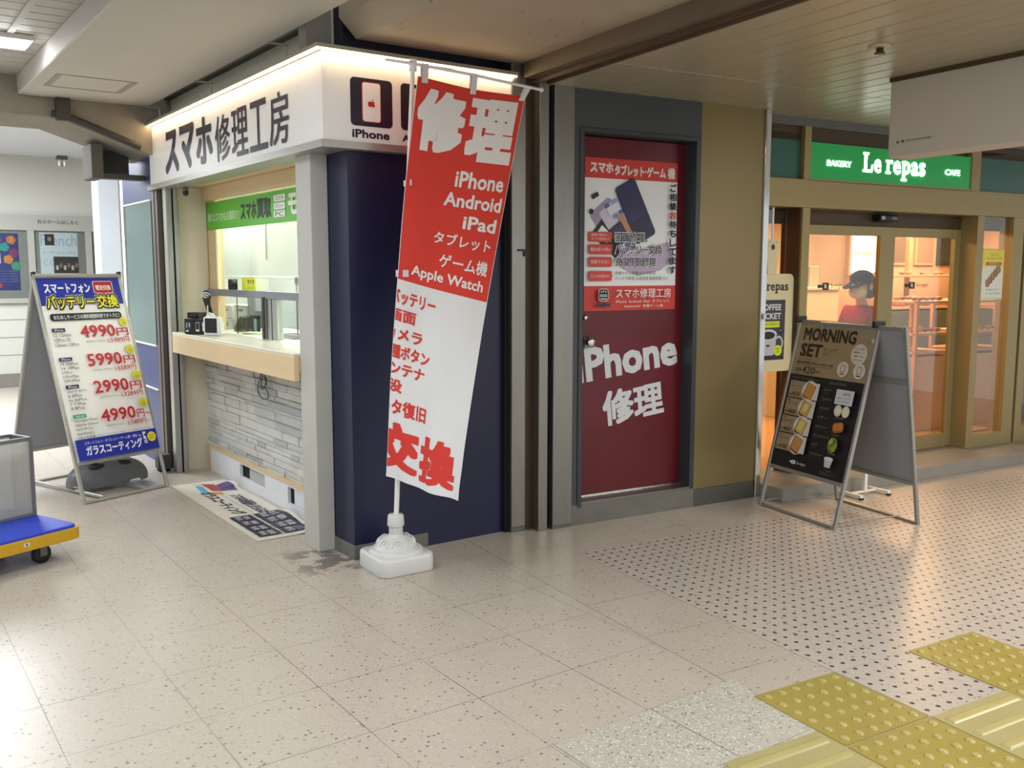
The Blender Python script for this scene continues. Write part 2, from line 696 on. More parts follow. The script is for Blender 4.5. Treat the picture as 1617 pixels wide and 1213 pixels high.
STONE_K = mat('stone_kerb', '#6b6a64', 0.6, 0, 0.28, 7, 0.1)
SOFFIT = mat('white_soffit_board', '#b6b2a9', 0.7, 0, 0.05, 1.2)
CREAM = mat('cream_panel', '#cfc6ae', 0.5, 0, 0.05, 3)
BEIGE = mat('pale_maple_laminate', '#dcc297', 0.42, 0, 0.08, 3, 0, (1, 1, 12))
GOLD = mat('bronze_gold_metal', '#84744d', 0.42, 0.35, 0.07, 3, 0, (1, 1, .3))
GOLD_L = mat('pale_gold_frame', '#9a8a5e', 0.42, 0.35, 0.06, 4)
DGREY = mat('dark_grey_door_wall', '#43474a', 0.5, 0.1, 0.07, 3)
RED_D = mat('deep_red_door_paint', '#5e0d19', 0.38, 0, 0.08, 2)
TEAL = mat('teal_glass_panel', '#2f5f55', 0.25, 0, 0.06, 2)
BROWN = mat('dark_bronze', '#4a3a26', 0.5, 0.2, 0.1, 4)
INK = {}


def ink(h, rough=0.45):
    if h not in INK:
        INK[h] = mat('ink_' + h.strip('#'), h, rough, 0, 0.03, 20)
    return INK[h]


# ------------------------------------------------------------------ floor
f = MB()
FLOOR = floor_mat('terrazzo_tiles', '#bbb2a5', 0.459, 2.165, 0.41, 0.398, grime=(1.98, 4.30))
f.box(-7, 10, -4, 16, -0.1, 0, FLOOR)
struct(f, 'floor')
f = MB()
FLOOR2 = floor_mat('terrazzo_tiles_by_door', '#b8afa3', 2.245, 2.457, 0.40, 0.412)
f.box(2.245, 10, -3.5, 4.40, 0, 0.001, FLOOR2)
struct(f, 'floor', True)
f = MB()
FLOORP = floor_mat('studded_tiles', '#bbb3ab', 2.645, 2.262, 0.394, 0.40, dots=True, joint=0.5)
f.box(2.645, 10, -3.5, 3.925, 0.001, 0.002, FLOORP)
struct(f, 'floor', True)
f = MB()
FLOORC = floor_mat('coarse_grey_terrazzo', '#b9b7ac', 1.70, 2.165, 0.41, 0.40, coarse=True)
p3, p4 = at2(2.245, 2.235), at2(2.245, 0.2)
f.prism([(1.70, 0.2), (p4[0], p4[1]), (p3[0], p3[1]), (2.52, 2.165), (1.70, 2.165)], 0, 0.0016, FLOORC)
struct(f, 'floor')

# ------------------------------------------------------------------ ceilings
SLAT = mat('ceiling_slat_grey', '#a7a59b', 0.5, 0.1, 0.06, 4)
SLAT_R = mat('ceiling_slat_olive', '#a59d84', 0.33, 0.15, 0.08, 4)
c = MB()
c.box(-6, 1.045, -3, 7.3, 2.745, 2.80, GAP)
y = 7.2
while y > -3:
    c.box(-6, 0.83, y - 0.136, y, 2.72, 2.745, SLAT, 0.004, 1)
    c.box(0.855, 1.045, y - 0.136, y, 2.72, 2.745, SLAT, 0.004, 1)
    y -= 0.145
c.box(0.826, 0.86, -3, 7.2, 2.712, 2.745, SLAT)
struct(c, 'ceiling')
c = MB()
c.box(1.045, 1.87, -3, 7.06, 2.60, 2.76, SOFFIT, 0.006, 1)
struct(c, 'ceiling')
c = MB()
H_ = mat('hatch_joint', '#8f8a7f', 0.7)
for x0, x1, y0, y1 in ((1.13, 1.165, 6.19, 6.63), (1.555, 1.59, 6.19, 6.63), (1.165, 1.555, 6.19, 6.203), (1.165, 1.555, 6.617, 6.63)):
    c.box(x0, x1, y0, y1, 2.597, 2.6, H_)
struct(c, 'trim_1')
# concrete cross beam with chamfered edge over the walkway
c = MB()
pts = [(2.075, 2.54), (1.995, 2.63), (1.995, 3.0), (3.08, 3.0), (3.08, 2.54)]
b = bmesh.new()
rings = []
for k in range(0, 25):
    yy = -3 + (4.19 + 3) * k / 24
    rings.append([b.verts.new((px + random.uniform(-.004, .004), yy, pz + random.uniform(-.003, .003))) for px, pz in pts])
for k in range(24):
    for i in range(5):
        b.faces.new((rings[k][i], rings[k][(i + 1) % 5], rings[k + 1][(i + 1) % 5], rings[k + 1][i]))
b.faces.new(rings[-1])
b.faces.new(rings[0][::-1])
bmesh.ops.recalc_face_normals(b, faces=b.faces[:])
CONC_B = NT('stained_concrete')
nz = CONC_B.noise(3.0, 6, rough=.6)
sp = CONC_B.voro(9)
hole = CONC_B.math('SUBTRACT', 1.0, CONC_B.step(sp.outputs['Distance'], 0.06, 0.11))
cc = CONC_B.mix(nz, lin('#968c79'), lin('#ab9f8c'))
cc = CONC_B.mix(CONC_B.math('MULTIPLY', hole, 0.6), cc, lin('#5b5244'))
CONC_B.b.inputs['Roughness'].default_value = 0.85
CONC_B.bump(nz, 0.3, 0.01)
c.bm(b, CONC_B.out(cc))
struct(c, 'ceiling')
# steel plate, rail and slatted ceiling over the doors
c = MB()
c.box(2.59, 2.66, -3, 4.42, 2.462, 2.60, mat('brown_grey_beam', '#6a5f50', 0.5, 0.3, 0.1, 3))
struct(c, 'trim_2', True)
c = MB()
c.box(2.66, 2.675, -3, 4.42, 2.44, 2.47, BROWN)
c.box(2.675, 2.715, -3, 4.42, 2.448, 2.47, CHROME)
c.box(2.715, 2.73, -3, 4.42, 2.438, 2.47, BROWN)
struct(c, 'trim_3', True)
c = MB()
c.box(2.70, 10, -3, 4.66, 2.462, 2.54, GAP)
x = 2.735
while x < 10:
    for y0, y1 in ((-3, 1.2), (1.203, 3.796), (3.80, 4.66)):
        c.box(x, x + 0.134, y0, y1, 2.44, 2.462, SLAT_R, 0.004, 1)
    x += 0.14
struct(c, 'ceiling', True)

# ------------------------------------------------------------------ kiosk: navy wall, pillar, stone front
w = MB()
w.box(2.034, 2.46, 4.22, 4.30, 0.073, 2.04, NAVY)
w.box(2.46, 2.966, 4.22, 4.30, 0, 2.04, NAVY)
w.box(2.034, 2.09, 4.30, 4.60, 0.073, 2.04, NAVY)
w.box(2.034, 2.966, 4.24, 4.34, 2.04, 2.80, NAVY_TOP)
w.box(1.90, 2.034, 4.36, 4.45, 2.47, 2.80, mat('pale_corner_post', '#8f8a80', 0.6))
struct(w, 'wall_front')
w = MB()
w.box(2.028, 2.46, 4.214, 4.29, 0, 0.073, STONE_K, 0.003, 1)
w.box(2.028, 2.09, 4.29, 4.60, 0, 0.073, STONE_K, 0.003, 1)
struct(w, 'baseboard_front')
w = MB()
w.box(1.94, 2.033, 4.446, 4.63, 0, 2.03, PILLAR, 0.004, 2)
struct(w, 'trim_4')
# fascia over the sign, dark channel
w = MB()
w.box(2.03, 2.08, 4.34, 7.3, 2.04, 2.80, mat('grey_green_fascia', '#c6c5b6', 0.6, 0, 0.06))
struct(w, 'wall_counter')
w = MB()
w.box(1.985, 2.03, 4.62, 7.25, 2.662, 2.74, mat('dark_channel', '#46423a', 0.6, 0.2))
struct(w, 'trim_5')
# stacked-stone front under the counter
STONES = [mat('ledge_stone_%s' % n, h, 0.8, 0, 0.14, 14, 0.5) for n, h in (('pale', '#cfd0ca'), ('mid', '#c3c5c1'), ('cool', '#b3b7b7'), ('warm', '#c9c5bb'))]
w = MB()
w.box(2.17, 2.26, 4.6, 6.98, 0.0, 0.875, mat('stone_backing', '#77776f', 0.9))
z = 0.185
while z < 0.87:
    h = random.choice((0.022, 0.032, 0.045, 0.060))
    h = min(h, 0.872 - z)
    y = 4.62 + random.uniform(-.1, 0)
    while y < 6.93:
        L = random.uniform(0.12, 0.42)
        d = random.uniform(0.004, 0.022)
        y0, y1 = max(4.6, y), min(6.93, y + L)
        if y1 - y0 > 0.02:
            w.box(2.17 - d, 2.20, y0 + .0015, y1 - .0015, z + .0012, z + h - .0012, random.choices(STONES, (5, 4, 2, 2))[0], 0.003, 1)
        y += L
    z += h
struct(w, 'wall_counter')
# white kick board with two vent holes and a beige strip
w = MB()
KW = mat('white_kick_board', '#e4e6ea', 0.5, 0, 0.04)
for y0, y1, z0, z1 in ((4.6, 5.06, 0, .165), (5.06, 5.36, 0, .045), (5.36, 5.74, 0, .165), (5.74, 6.20, 0, .062), (5.74, 6.20, .150, .165), (6.20, 6.80, 0, .165), (5.06, 5.36, .150, .165)):
    w.box(2.145, 2.165, y0, y1, z0, z1, KW)
w.box(2.14, 2.168, 4.6, 6.84, .165, .186, BEIGE)
w.box(2.14, 2.168, 6.80, 6.84, 0, .165, BEIGE)
for y0, y1, z0, z1 in ((5.74, 6.20, .062, .150), (5.06, 5.36, .045, .150)):
    w.box(2.166, 2.169, y0, y1, z0, z1, GAP)
w.box(2.158, 2.164, 5.75, 6.05, .066, .148, mat('grey_vent_flap', '#b5b7b5', 0.5))
w.box(2.154, 2.160, 5.07, 5.28, .05, .148, KW)
struct(w, 'baseboard_counter')
# left reveal: aluminium posts, black slot, cream side panel
w = MB()
w.box(1.905, 1.945, 6.84, 6.92, 0, 2.03, ALU, 0.003, 1)
w.box(1.945, 1.957, 6.85, 6.92, 0, 2.03, GAP)
w.box(1.957, 1.985, 6.84, 6.92, 0, 2.03, ALU, 0.003, 1)
struct(w, 'trim_6')
w = MB()
w.box(1.985, 2.20, 6.89, 6.97, 0, 2.04, CREAM)
struct(w, 'wall_left')
# maple frame around the serving window
w = MB()
w.box(2.17, 2.32, 4.60, 6.97, 1.945, 2.04, BEIGE)
w.box(2.17, 2.32, 6.90, 6.97, 1.02, 1.945, BEIGE)
w.box(2.2085, 2.221, 6.725, 6.90, 1.02, 1.945, BEIGE)
w.box(2.03, 2.32, 4.60, 6.97, 2.042, 2.056, BEIGE)
struct(w, 'window_1')
# kiosk room
ROOM = mat('kiosk_room_white', '#dcdcd6', 0.6, 0, 0.03)
w = MB()
w.box(2.26, 3.5, 4.60, 9.0, 2.30, 2.34, ROOM)
w.box(3.46, 3.5, 4.60, 9.0, 0, 2.30, ROOM)
w.box(2.12, 3.5, 9.0, 9.04, 0, 2.30, ROOM)
w.box(2.26, 3.5, 4.56, 4.60, 0, 2.30, ROOM)
w.box(2.26, 2.30, 6.97, 9.0, 0, 2.30, ROOM)
struct(w, 'wall_back')

# ------------------------------------------------------------------ steel columns between kiosk and door (door-wall axes)
w = MB()
w.box(2.50, 2.528, 4.47, 4.60, 0, 2.60, GAP)
w.box(2.528, 2.616, 4.44, 4.60, 0.03, 2.60, STEEL, 0.003, 1)
w.box(2.528, 2.616, 4.445, 4.60, 0, 0.03, STEEL_D)
struct(w, 'trim_7', True)
w = MB()
w.box(2.616, 2.672, 4.462, 4.60, 0, 2.60, BROWN)
w.box(2.672, 2.731, 4.39, 4.60, 0, 2.46, STEEL, 0.003, 1)
w.box(2.731, 2.763, 4.52, 4.60, 0, 2.46, GAP)
w.box(2.763, 2.892, 4.385, 4.60, 0.02, 2.45, STEEL, 0.003, 1)
w.box(2.763, 2.892, 4.39, 4.60, 0, 0.02, STEEL_D)
w.box(2.565, 2.614, 4.43, 4.45, 1.558, 1.568, BLACK)
w.box(2.60, 2.614, 4.43, 4.45, 1.53, 1.558, BLACK)
struct(w, 'trim_8', True)

# ------------------------------------------------------------------ door wall
w = MB()
w.box(2.892, 3.80, 4.403, 4.60, 2.235, 2.45, DGREY)
w.box(2.892, 2.935, 4.403, 4.60, 0.0, 2.235, DGREY)
w.box(3.79, 3.80, 4.403, 4.60, 0.0, 2.235, DGREY)
w.box(2.935, 3.79, 4.56, 4.60, 0.0, 2.235, DGREY)
struct(w, 'wall_door', True)
w = MB()
DFR = mat('door_frame_slate', '#3b4145', 0.42, 0.2, 0.06)
w.box(2.935, 2.963, 4.395, 4.56, 0.10, 2.235, DFR, 0.002, 1)
w.box(3.762, 3.79, 4.395, 4.56, 0.118, 2.235, DFR, 0.002, 1)
w.box(2.963, 3.762, 4.395, 4.56, 2.21, 2.235, DFR, 0.002, 1)
struct(w, 'trim_9', True)
w = MB()
w.box(2.892, 3.80, 4.397, 4.56, 0, 0.118, STONE_K, 0.002, 1)
w.box(2.963, 3.762, 4.396, 4.50, 0.118, 0.133, STEEL)
w.box(2.963, 3.762, 4.498, 4.505, 0.133, 0.142, CHROME)
w.box(3.80, 4.30, 4.40, 4.56, 0, 0.108, STEEL_D, 0.002, 1)
struct(w, 'baseboard_door', True)
w = MB()
w.box(3.80, 4.302, 4.403, 4.60, 0.108, 2.45, GOLD, 0.002, 1)
struct(w, 'wall_right', True)
w = MB()
w.box(4.302, 4.345, 4.385, 4.66, 0, 2.44, CHROME, 0.004, 2)
struct(w, 'trim_10', True)

# ------------------------------------------------------------------ bakery front (door-wall axes)
w = MB()
STEP = mat('grey_stone_step', '#8b877e', 0.6, 0, 0.2, 6, 0.05)
w.box(4.35, 10, 4.19, 4.70, 0, 0.09, STEP, 0.004, 1)
w.box(4.35, 10.5, 4.70, 9, 0, 0.088, mat('bakery_floor_tile', '#c79a6b', 0.22, 0, 0.08, 3))
struct(w, 'floor', True)
w = MB()
w.box(4.345, 10, 4.48, 4.66, 1.865, 2.046, GOLD_L, 0.002, 1)
w.box(4.345, 10, 4.62, 4.66, 1.765, 1.865, BROWN)
w.box(4.345, 10, 4.52, 4.66, 2.295, 2.385, BROWN)
w.box(4.345, 10, 4.50, 4.66, 2.385, 2.44, STEEL_D)
struct(w, 'wall_bakery', True)
w = MB()
for x0, x1, y0, y1 in ((4.742, 4.81, 4.48, 4.66),):
    w.box(x0, x1, y0, y1, 0.09, 1.865, GOLD_L, 0.002, 1)
    w.box(x0, x1 - .01, y0 + .005, y1, 2.046, 2.385, GOLD_L)
w.box(4.735, 4.742, 4.50, 4.66, 0.09, 1.865, BROWN)
struct(w, 'trim_11', True)
w = MB()
w.box(6.575, 6.655, 4.48, 4.66, 0.09, 1.865, GOLD_L, 0.002, 1)
w.box(6.46, 6.575, 4.485, 4.66, 2.046, 2.385, GOLD_L)
struct(w, 'trim_12', True)
w = MB()
w.box(7.02, 7.15, 4.48, 4.60, 0.09, 1.865, GOLD_L, 0.002, 1)
w.box(7.15, 7.185, 4.52, 4.60, 0.09, 1.865, BROWN)
w.box(7.185, 7.27, 4.48, 4.60, 0.09, 1.865, GOLD_L, 0.002, 1)
w.box(6.655, 7.02, 4.48, 4.56, 0.09, 0.19, GOLD_L, 0.002, 1)
w.box(7.27, 9.0, 4.48, 4.56, 0.09, 0.19, GOLD_L, 0.002, 1)
struct(w, 'trim_13', True)
w = MB()
w.box(4.345, 4.735, 4.52, 4.60, 2.046, 2.34, TEAL)
struct(w, 'window_2', True)
w = MB()
w.box(6.575, 9.0, 4.52, 4.60, 2.046, 2.34, TEAL)
struct(w, 'window_3', True)
PANE = glass('clear_pane', '#f6f4ee', 0.28, 0.01)
for n, x0, x1, yy in ((4, 4.345, 4.735, 4.61), (5, 6.655, 7.02, 4.51), (6, 7.27, 9.0, 4.51)):
    w = MB()
    w.box(x0, x1, yy, yy + .008, 0.19 if n > 4 else 0.09, 1.865, PANE)
    struct(w, 'window_%d' % n, True)
# sliding glass doors with their decals
BADGE = ink('#241a12')
for n, (x0, x1, sl, sr) in enumerate(((4.81, 5.745, .05, .095), (5.75, 6.575, .075, .07))):
    w = MB()
    yy = 4.60 if n == 0 else 4.615
    w.box(x0, x0 + sl, yy, yy + .035, .10, 1.765, GOLD_L, 0.002, 1)
    w.box(x1 - sr, x1, yy, yy + .035, .10, 1.765, GOLD_L, 0.002, 1)
    w.box(x0 + sl, x1 - sr, yy, yy + .035, 1.70, 1.765, GOLD_L, 0.002, 1)
    w.box(x0 + sl, x1 - sr, yy, yy + .035, .10, .20, GOLD_L, 0.002, 1)
    d = struct(w, 'door_%d' % (n + 2), True)
    g = MB()
    g.box(x0 + sl, x1 - sr, yy + .014, yy + .020, .20, 1.70, PANE)
    g.build('glass_pane', d)
    g = MB()
    sh = Sheet(g, frameYZ((0, yy + .0135, 0), (1, 0, 0), (0, 0, 1)))
    bx = 5.095 if n == 0 else 6.02
    sh.rr(bx, 1.322, bx + .062, 1.372, .006, BADGE)
    sh.rr(bx - .035, 1.338, bx, 1.356, .004, BADGE)
    sh.disc(bx - .036, 1.347, .013, BADGE)
    sh.text('R', bx + .017, 1.332, bx + .045, 1.362, ink('#e8e0cf'), .03)
    serif_logo(sh, bx + .08, 1.338, .026, BADGE, .02)
    g.build('logo_decal', d)

# bakery room
BW = mat('bakery_wall_beige', '#c9a888', 0.6, 0, 0.05, 2)
w = MB()
w.box(4.36, 10.4, 8.4, 8.44, 0.09, 2.2, BW)
w.box(4.36, 4.40, 4.66, 8.4, 0.09, 2.2, mat('bakery_wall_brown', '#a5744f', 0.6))
w.box(10.4, 10.44, 4.66, 8.44, 0.09, 2.2, BW)
struct(w, 'wall_bakery', True)
w = MB()
w.box(4.36, 10.44, 4.66, 8.44, 2.06, 2.10, mat('bakery_ceiling', '#c9b49b', 0.6))
struct(w, 'ceiling', True)

# ------------------------------------------------------------------ passage to the hall at the left
w = MB()
NAVY_L = mat('blue_panel_paint', '#2b3b72', 0.4, 0, 0.05, 2)
w.box(1.90, 2.24, 7.16, 8.02, 0, 2.6, NAVY_L)
struct(w, 'wall_passage')
w = MB()
w.box(1.893, 1.90, 7.19, 7.96, .905, 1.955, mat('grey_teal_pane', '#4c6a6a', 0.2, 0, 0.06, 1.5))
for y0, y1, z0, z1 in ((7.18, 7.97, 1.955, 1.967), (7.18, 7.97, .893, .905), (7.965, 7.975, .893, 1.967)):
    w.box(1.885, 1.90, y0, y1, z0, z1, WHITE)
w.box(1.885, 1.90, 7.18, 7.97, .565, .573, WHITE)
struct(w, 'window_7')
w = MB()
w.box(1.89, 1.93, 7.09, 7.15, 0, 2.06, mat('taupe_metal', '#6b625b', 0.45, 0.4), 0.003, 1)
w.box(1.895, 1.93, 7.03, 7.08, 0, 2.06, mat('taupe_metal', '#6b625b'), 0.003, 1)
w.box(1.93, 1.985, 6.93, 7.16, 0, 2.06, STEEL_D)
struct(w, 'trim_14')
w = MB()
CW = mat('white_column_paint', '#dfe6ee', 0.45, 0, 0.03)
w.box(2.03, 2.215, 9.5, 9.75, 0, 2.87, CW, 0.004, 1)
struct(w, 'trim_15')
w = MB()
w.box(2.06, 2.12, 8.55, 8.75, 0, 2.87, CW, 0.004, 1)
struct(w, 'trim_16')
# haunched concrete beam
w = MB()
prof = [(-6, 2.49), (1.27, 2.475), (1.88, 2.275), (2.3, 2.22), (2.3, 2.9), (-6, 2.9)]
w.prism([(p[0], p[1]) for p in prof], 0, .66, CONC, M=Matrix(((1, 0, 0, 0), (0, 0, -1, 7.72), (0, 1, 0, 0), (0, 0, 0, 1))))
struct(w, 'ceiling')
w = MB()
HALLC = mat('hall_ceiling_white', '#cfd3d8', 0.6, 0, 0.03)
w.box(-7, 6, 7.72, 13.2, 2.87, 2.95, HALLC)
struct(w, 'ceiling')
w = MB()
HALLW = mat('hall_wall_panel', '#c3c3bc', 0.55, 0, 0.03, 1)
w.box(-7, 6, 13.2, 13.3, 0, 2.95, HALLW)
for zz in (.40, .62, .84):
    w.box(-7, 6, 13.195, 13.2, zz, zz + .008, mat('panel_joint', '#8d8c86', 0.7))
struct(w, 'wall_far')
w = MB()
w.box(-7, 6, 13.17, 13.2, 0, .17, mat('granite_skirting', '#7d7871', 0.4, 0, 0.3, 60))
struct(w, 'baseboard_far')

# ------------------------------------------------------------------ lit shop sign wrapped round the kiosk corner
t = thing('shop_sign', 'white lit fascia sign with big dark repair-shop lettering wrapped around the kiosk corner', 'sign', (1.89, 4.17, 2.02))
ox, oy, oz = 1.89, 4.17, 2.02
L4 = Matrix.Translation((-ox, -oy, -oz))
SIGNW = mat('sign_acrylic_white', '#e9e9e8', 0.45, 0, 0.02)
m = MB(L4)
m.box(1.89, 2.03, 4.17, 7.15, 2.06, 2.462, SIGNW)
m.box(2.03, 2.985, 4.17, 4.217, 2.06, 2.462, SIGNW)
panel = m.build('sign_panel', t)
m = MB(L4)
m.box(1.872, 2.03, 4.15, 7.18, 2.025, 2.06, ALU)
m.box(2.03, 2.985, 4.15, 4.217, 2.025, 2.06, ALU)
m.build('bottom_rail', t)
m = MB(L4)
HOOD = mat('sign_hood_beige', '#9b9484', 0.5, 0.1)
m.box(1.85, 2.03, 4.13, 7.17, 2.468, 2.486, HOOD)
m.box(2.03, 2.985, 4.13, 4.217, 2.468, 2.486, HOOD)
hood = m.build('hood', t)
m = MB(L4)
LED = emis('warm_led', '#ffd9a6', 15)
m.box(1.858, 1.872, 4.14, 7.14, 2.4615, 2.4675, LED)
m.box(1.872, 2.98, 4.137, 4.151, 2.4615, 2.4675, LED)
m.build('light_strip', hood)
TXT = ink('#211e33')
m = MB(L4)
sh = Sheet(m, frameYZ((1.889, 7.15, 0), (0, -1, 0), (0, 0, 1)))
for i, ch in enumerate('スマホ'):
    sh.text(ch, .40 + i * .345, 2.105, .40 + i * .345 + .31, 2.385, TXT, .035)
for i, ch in enumerate('修理工房'):
    sh.text(ch, 1.455 + i * .29, 2.09, 1.455 + i * .29 + .262, 2.355, TXT, .012)
m.build('lettering', panel)
INKB = ink('#17142a')
INKR = ink('#c01f22')
for k, (x0, nm) in enumerate(((2.032, 'iPhone'), (2.302, 'Android'))):
    m = MB(L4)
    sh2 = Sheet(m, frameYZ((0, 4.1696, 0), (1, 0, 0), (0, 0, 1)))
    sh2.rr(x0, 2.138, x0 + .224, 2.362, .022, INKB)
    sh2.rr(x0 + .06, 2.158, x0 + .162, 2.346, .014, INKR)
    sh2.rr(x0 + .064, 2.162, x0 + .158, 2.342, .012, ink('#efe9e6'))
    sh2.text(nm, x0 + .006, 2.082, x0 + .205, 2.122 if k == 0 else 2.115, INKB, .03)
    if k == 0:              # small fruit mark on the first handset
        ax, az = 2.143, 2.243
        sh2.disc(ax - .008, az, .0115, INKR, .0135)
        sh2.disc(ax + .008, az, .0115, INKR, .0135)
        sh2.disc(ax + .021, az + .003, .0068, ink('#efe9e6'))
        sh2.rotbox(ax + .005, az + .019, .010, .005, 50, INKR, .002)
    else:
        sh2.rr(2.382, 2.22, 2.442, 2.27, .012, ink('#5f9d4a'))
    m.build('handset_icon', panel)
for k, (yy, ln) in enumerate(((4.728, .17), (5.925, .14), (7.06, .14))):
    m = MB(L4)
    m.tube([(1.95, yy, 2.486), (1.95, yy, 2.60)], .008, mat('hanger_paint', '#b8b2a4', 0.5), 8)
    m.box(1.85, 1.96, yy - .012, yy + .012, 2.592, 2.60, HOOD)
    m.box(1.935, 1.965, yy - .02, yy + .02, 2.486, 2.492, HOOD)
    m.build('hanger', t)

# ------------------------------------------------------------------ promotional flag on a water-tank base
FL = [(2.256, 3.918, 2.348), (2.186, 3.919, 1.869), (2.14, 3.927, 1.415), (2.098, 3.932, 0.939), (2.064, 3.932, 0.48)]
FR = [(2.885, 3.937, 2.325), (2.749, 3.91, 1.821), (2.57, 3.817, 1.298), (2.394, 3.697, 0.821), (2.255, 3.599, 0.399)]


def cr(P, t):
    x = max(0, min(.9999, t)) * 4
    i = int(x)
    u = x - i
    p = [Vector(P[max(0, i - 1)]), Vector(P[i]), Vector(P[i + 1]), Vector(P[min(4, i + 2)])]
    return 0.5 * ((2 * p[1]) + (p[2] - p[0]) * u + (2 * p[0] - 5 * p[1] + 4 * p[2] - p[3]) * u * u + (3 * p[1] - p[0] - 3 * p[2] + p[3]) * u ** 3)


def flagpt(s_, t_, z_):
    a, b2 = cr(FL, t_), cr(FR, t_)
    p = a.lerp(b2, s_)
    d = b2 - a
    n = Vector((d.y, -d.x, 0)).normalized()
    wob = 0.016 * math.sin(s_ * 7.5 + 1.0 + 2.2 * t_) * (0.25 + 0.75 * t_) * math.sin(PI * min(1, max(0, s_)) * 0.92 + .12)
    wob += 0.010 * math.sin(s_ * 15 - 9 * t_) * max(0, t_ - .45) * 1.5
    wob += 0.004 * math.sin((t_ * 60 + s_ * 14)) * max(0, s_ - .72) * 3 * max(0, t_ - .4)
    p = p + n * (wob + z_)
    p.z -= 0.012 * math.sin(PI * s_) * (1 - t_) ** 2
    return p


FB = (2.148, 3.995, 0)
t = thing('banner_flag', 'tall red and white repair flag on a white water-filled base by the navy wall', 'flag', FB, R(-2))
inv = t.matrix_basis.inverted()
inv = (Matrix.Translation(FB) @ Matrix.Rotation(R(-2), 4, 'Z')).inverted()
RED = mat('flag_red_cloth', '#d2372a', 0.75, 0, 0.05, 5)
WHC = mat('flag_white_cloth', '#d9dadb', 0.75, 0, 0.03, 5)
m = MB(inv)
mf = lambda u, v: RED if v < 0.4985 else WHC
m.grid(lambda u, v: flagpt(u, v, 0), 40, 86, RED, True, mfn=mf)
m.grid(lambda u, v: flagpt(1 - u, v, -0.0016), 40, 86, RED, True, mfn=mf)
for ss in (0.0, 1.0):
    m.tube([flagpt(ss, k / 40, -.0008) for k in range(41)], .0016, WHC, 6)
m.tube([flagpt(k / 20, 1.0, -.0008) for k in range(21)], .0016, WHC, 6)
cloth = m.build('flag_cloth', t)
m = MB(inv)
FW = mat('flag_white_ink', '#e3dfdd', 0.7, 0, 0.03, 5)
FRD = mat('flag_red_ink', '#cf3326', 0.7, 0, 0.04, 5)
# flag print: x = share across, y = minus share down
sh = Sheet(m, step=0.0, z0=0.0016, warp=lambda x, y, z: flagpt(x, -y, z), cut=[((0.003, 0, 0), (-1, 0, 0)), ((.997, 0, 0), (1, 0, 0))])


def ft(txt, s0, t0, s1, t1, mm, bold):
    sh.mb = MB(inv)
    sh.text(txt, s0, -t1, s1, -t0, mm, bold)
    sh.mb.build('lettering', cloth)


ft('修', .03, .034, .475, .178, FW, .05)
ft('理', .505, .030, .965, .182, FW, .05)
ft('iPhone', .465, .205, .95, .243, FW, .028)
ft('Android', .385, .257, .965, .292, FW, .028)
ft('iPad', .60, .309, .95, .342, FW, .028)
ft('タブレット', .335, .357, .93, .388, FW, .02)
ft('ゲーム機', .42, .409, .94, .443, FW, .02)
ft('Apple Watch', .135, .455, .925, .488, FW, .026)
ft('バッテリー', -.06, .524, .44, .560, FRD, .03)
ft('画面', -.07, .572, .24, .602, FRD, .034)
ft('カメラ', -.11, .616, .335, .646, FRD, .03)
ft('各種ボタン', -.14, .657, .44, .692, FRD, .03)
ft('アンテナ', -.16, .701, .40, .732, FRD, .03)
ft('水没', -.18, .743, .145, .775, FRD, .034)
ft('データ復旧', -.28, .790, .47, .826, FRD, .03)
ft('交', -.16, .842, .42, .965, FRD, .045)
ft('換', .44, .850, .92, .972, FRD, .045)
PW = mat('pole_white_plastic', '#e4e4e6', 0.35, 0, 0.03)
m = MB(inv)
pole = [(2.148, 3.995, .20), (2.204, 3.967, 1.519), (2.247, 3.949, 2.40)]
m.tube(pole[:2], .0125, PW, 14)
m.tube([pole[1], pole[2]], .0105, PW, 14)
pole_ob = m.build('pole', t)
m = MB(inv)
m.tube([(2.201, 3.968, 1.46), (2.206, 3.966, 1.56)], .0155, PW, 14)
m.build('pole_joint', pole_ob)
m = MB(inv)
m.tube([(2.246, 3.949, 2.375), (2.249, 3.948, 2.425)], .019, PW, 14)
m.build('pole_cap', pole_ob)
m = MB(inv)
m.tube([(2.095, 3.935, 2.405), (2.247, 3.938, 2.405), (2.56, 3.932, 2.392), (2.974, 3.922, 2.364)], [.006, .008, .0075, .007], PW, 10)
m.ball((2.978, 3.922, 2.364), .012, .012, .012, PW, 10, 8)
bar_ob = m.build('crossbar', t)
LOOP = mat('loop_tape', '#d9cfd6', 0.6, 0, 0.03)
for ss, xx, zz in ((.06, 2.30, 2.404), (.5, 2.575, 2.391), (.965, 2.90, 2.369)):
    p = flagpt(ss, .022, .003)
    q = flagpt(ss, .022, -.004)
    m = MB(inv)
    w_ = Vector((.017, 0, 0))
    top = Vector((xx, 3.93, zz))
    a_, b_ = p, Vector((top.x, top.y - .011, top.z + .006))
    c_, d_ = Vector((top.x, top.y + .011, top.z + .006)), q
    for u, v in ((a_, b_), (b_, c_), (c_, d_)):
        m.add([u - w_, u + w_, v + w_, v - w_], [(0, 1, 2, 3)], LOOP)
    m.build('hanging_loop', cloth)
for tt in (.255, .487):
    p = flagpt(.0, tt, .002)
    k = tt * 1.87
    pz = p.z
    px = 2.148 + (2.247 - 2.148) * (pz - .2) / 2.2
    py = 3.995 - .046 * (pz - .2) / 2.2
    m = MB(inv)
    m.box(px - .017, p.x + .022, min(py, p.y) - .012, py + .014, pz - .014, pz + .014, LOOP, .003, 1)
    m.build('side_loop', cloth)
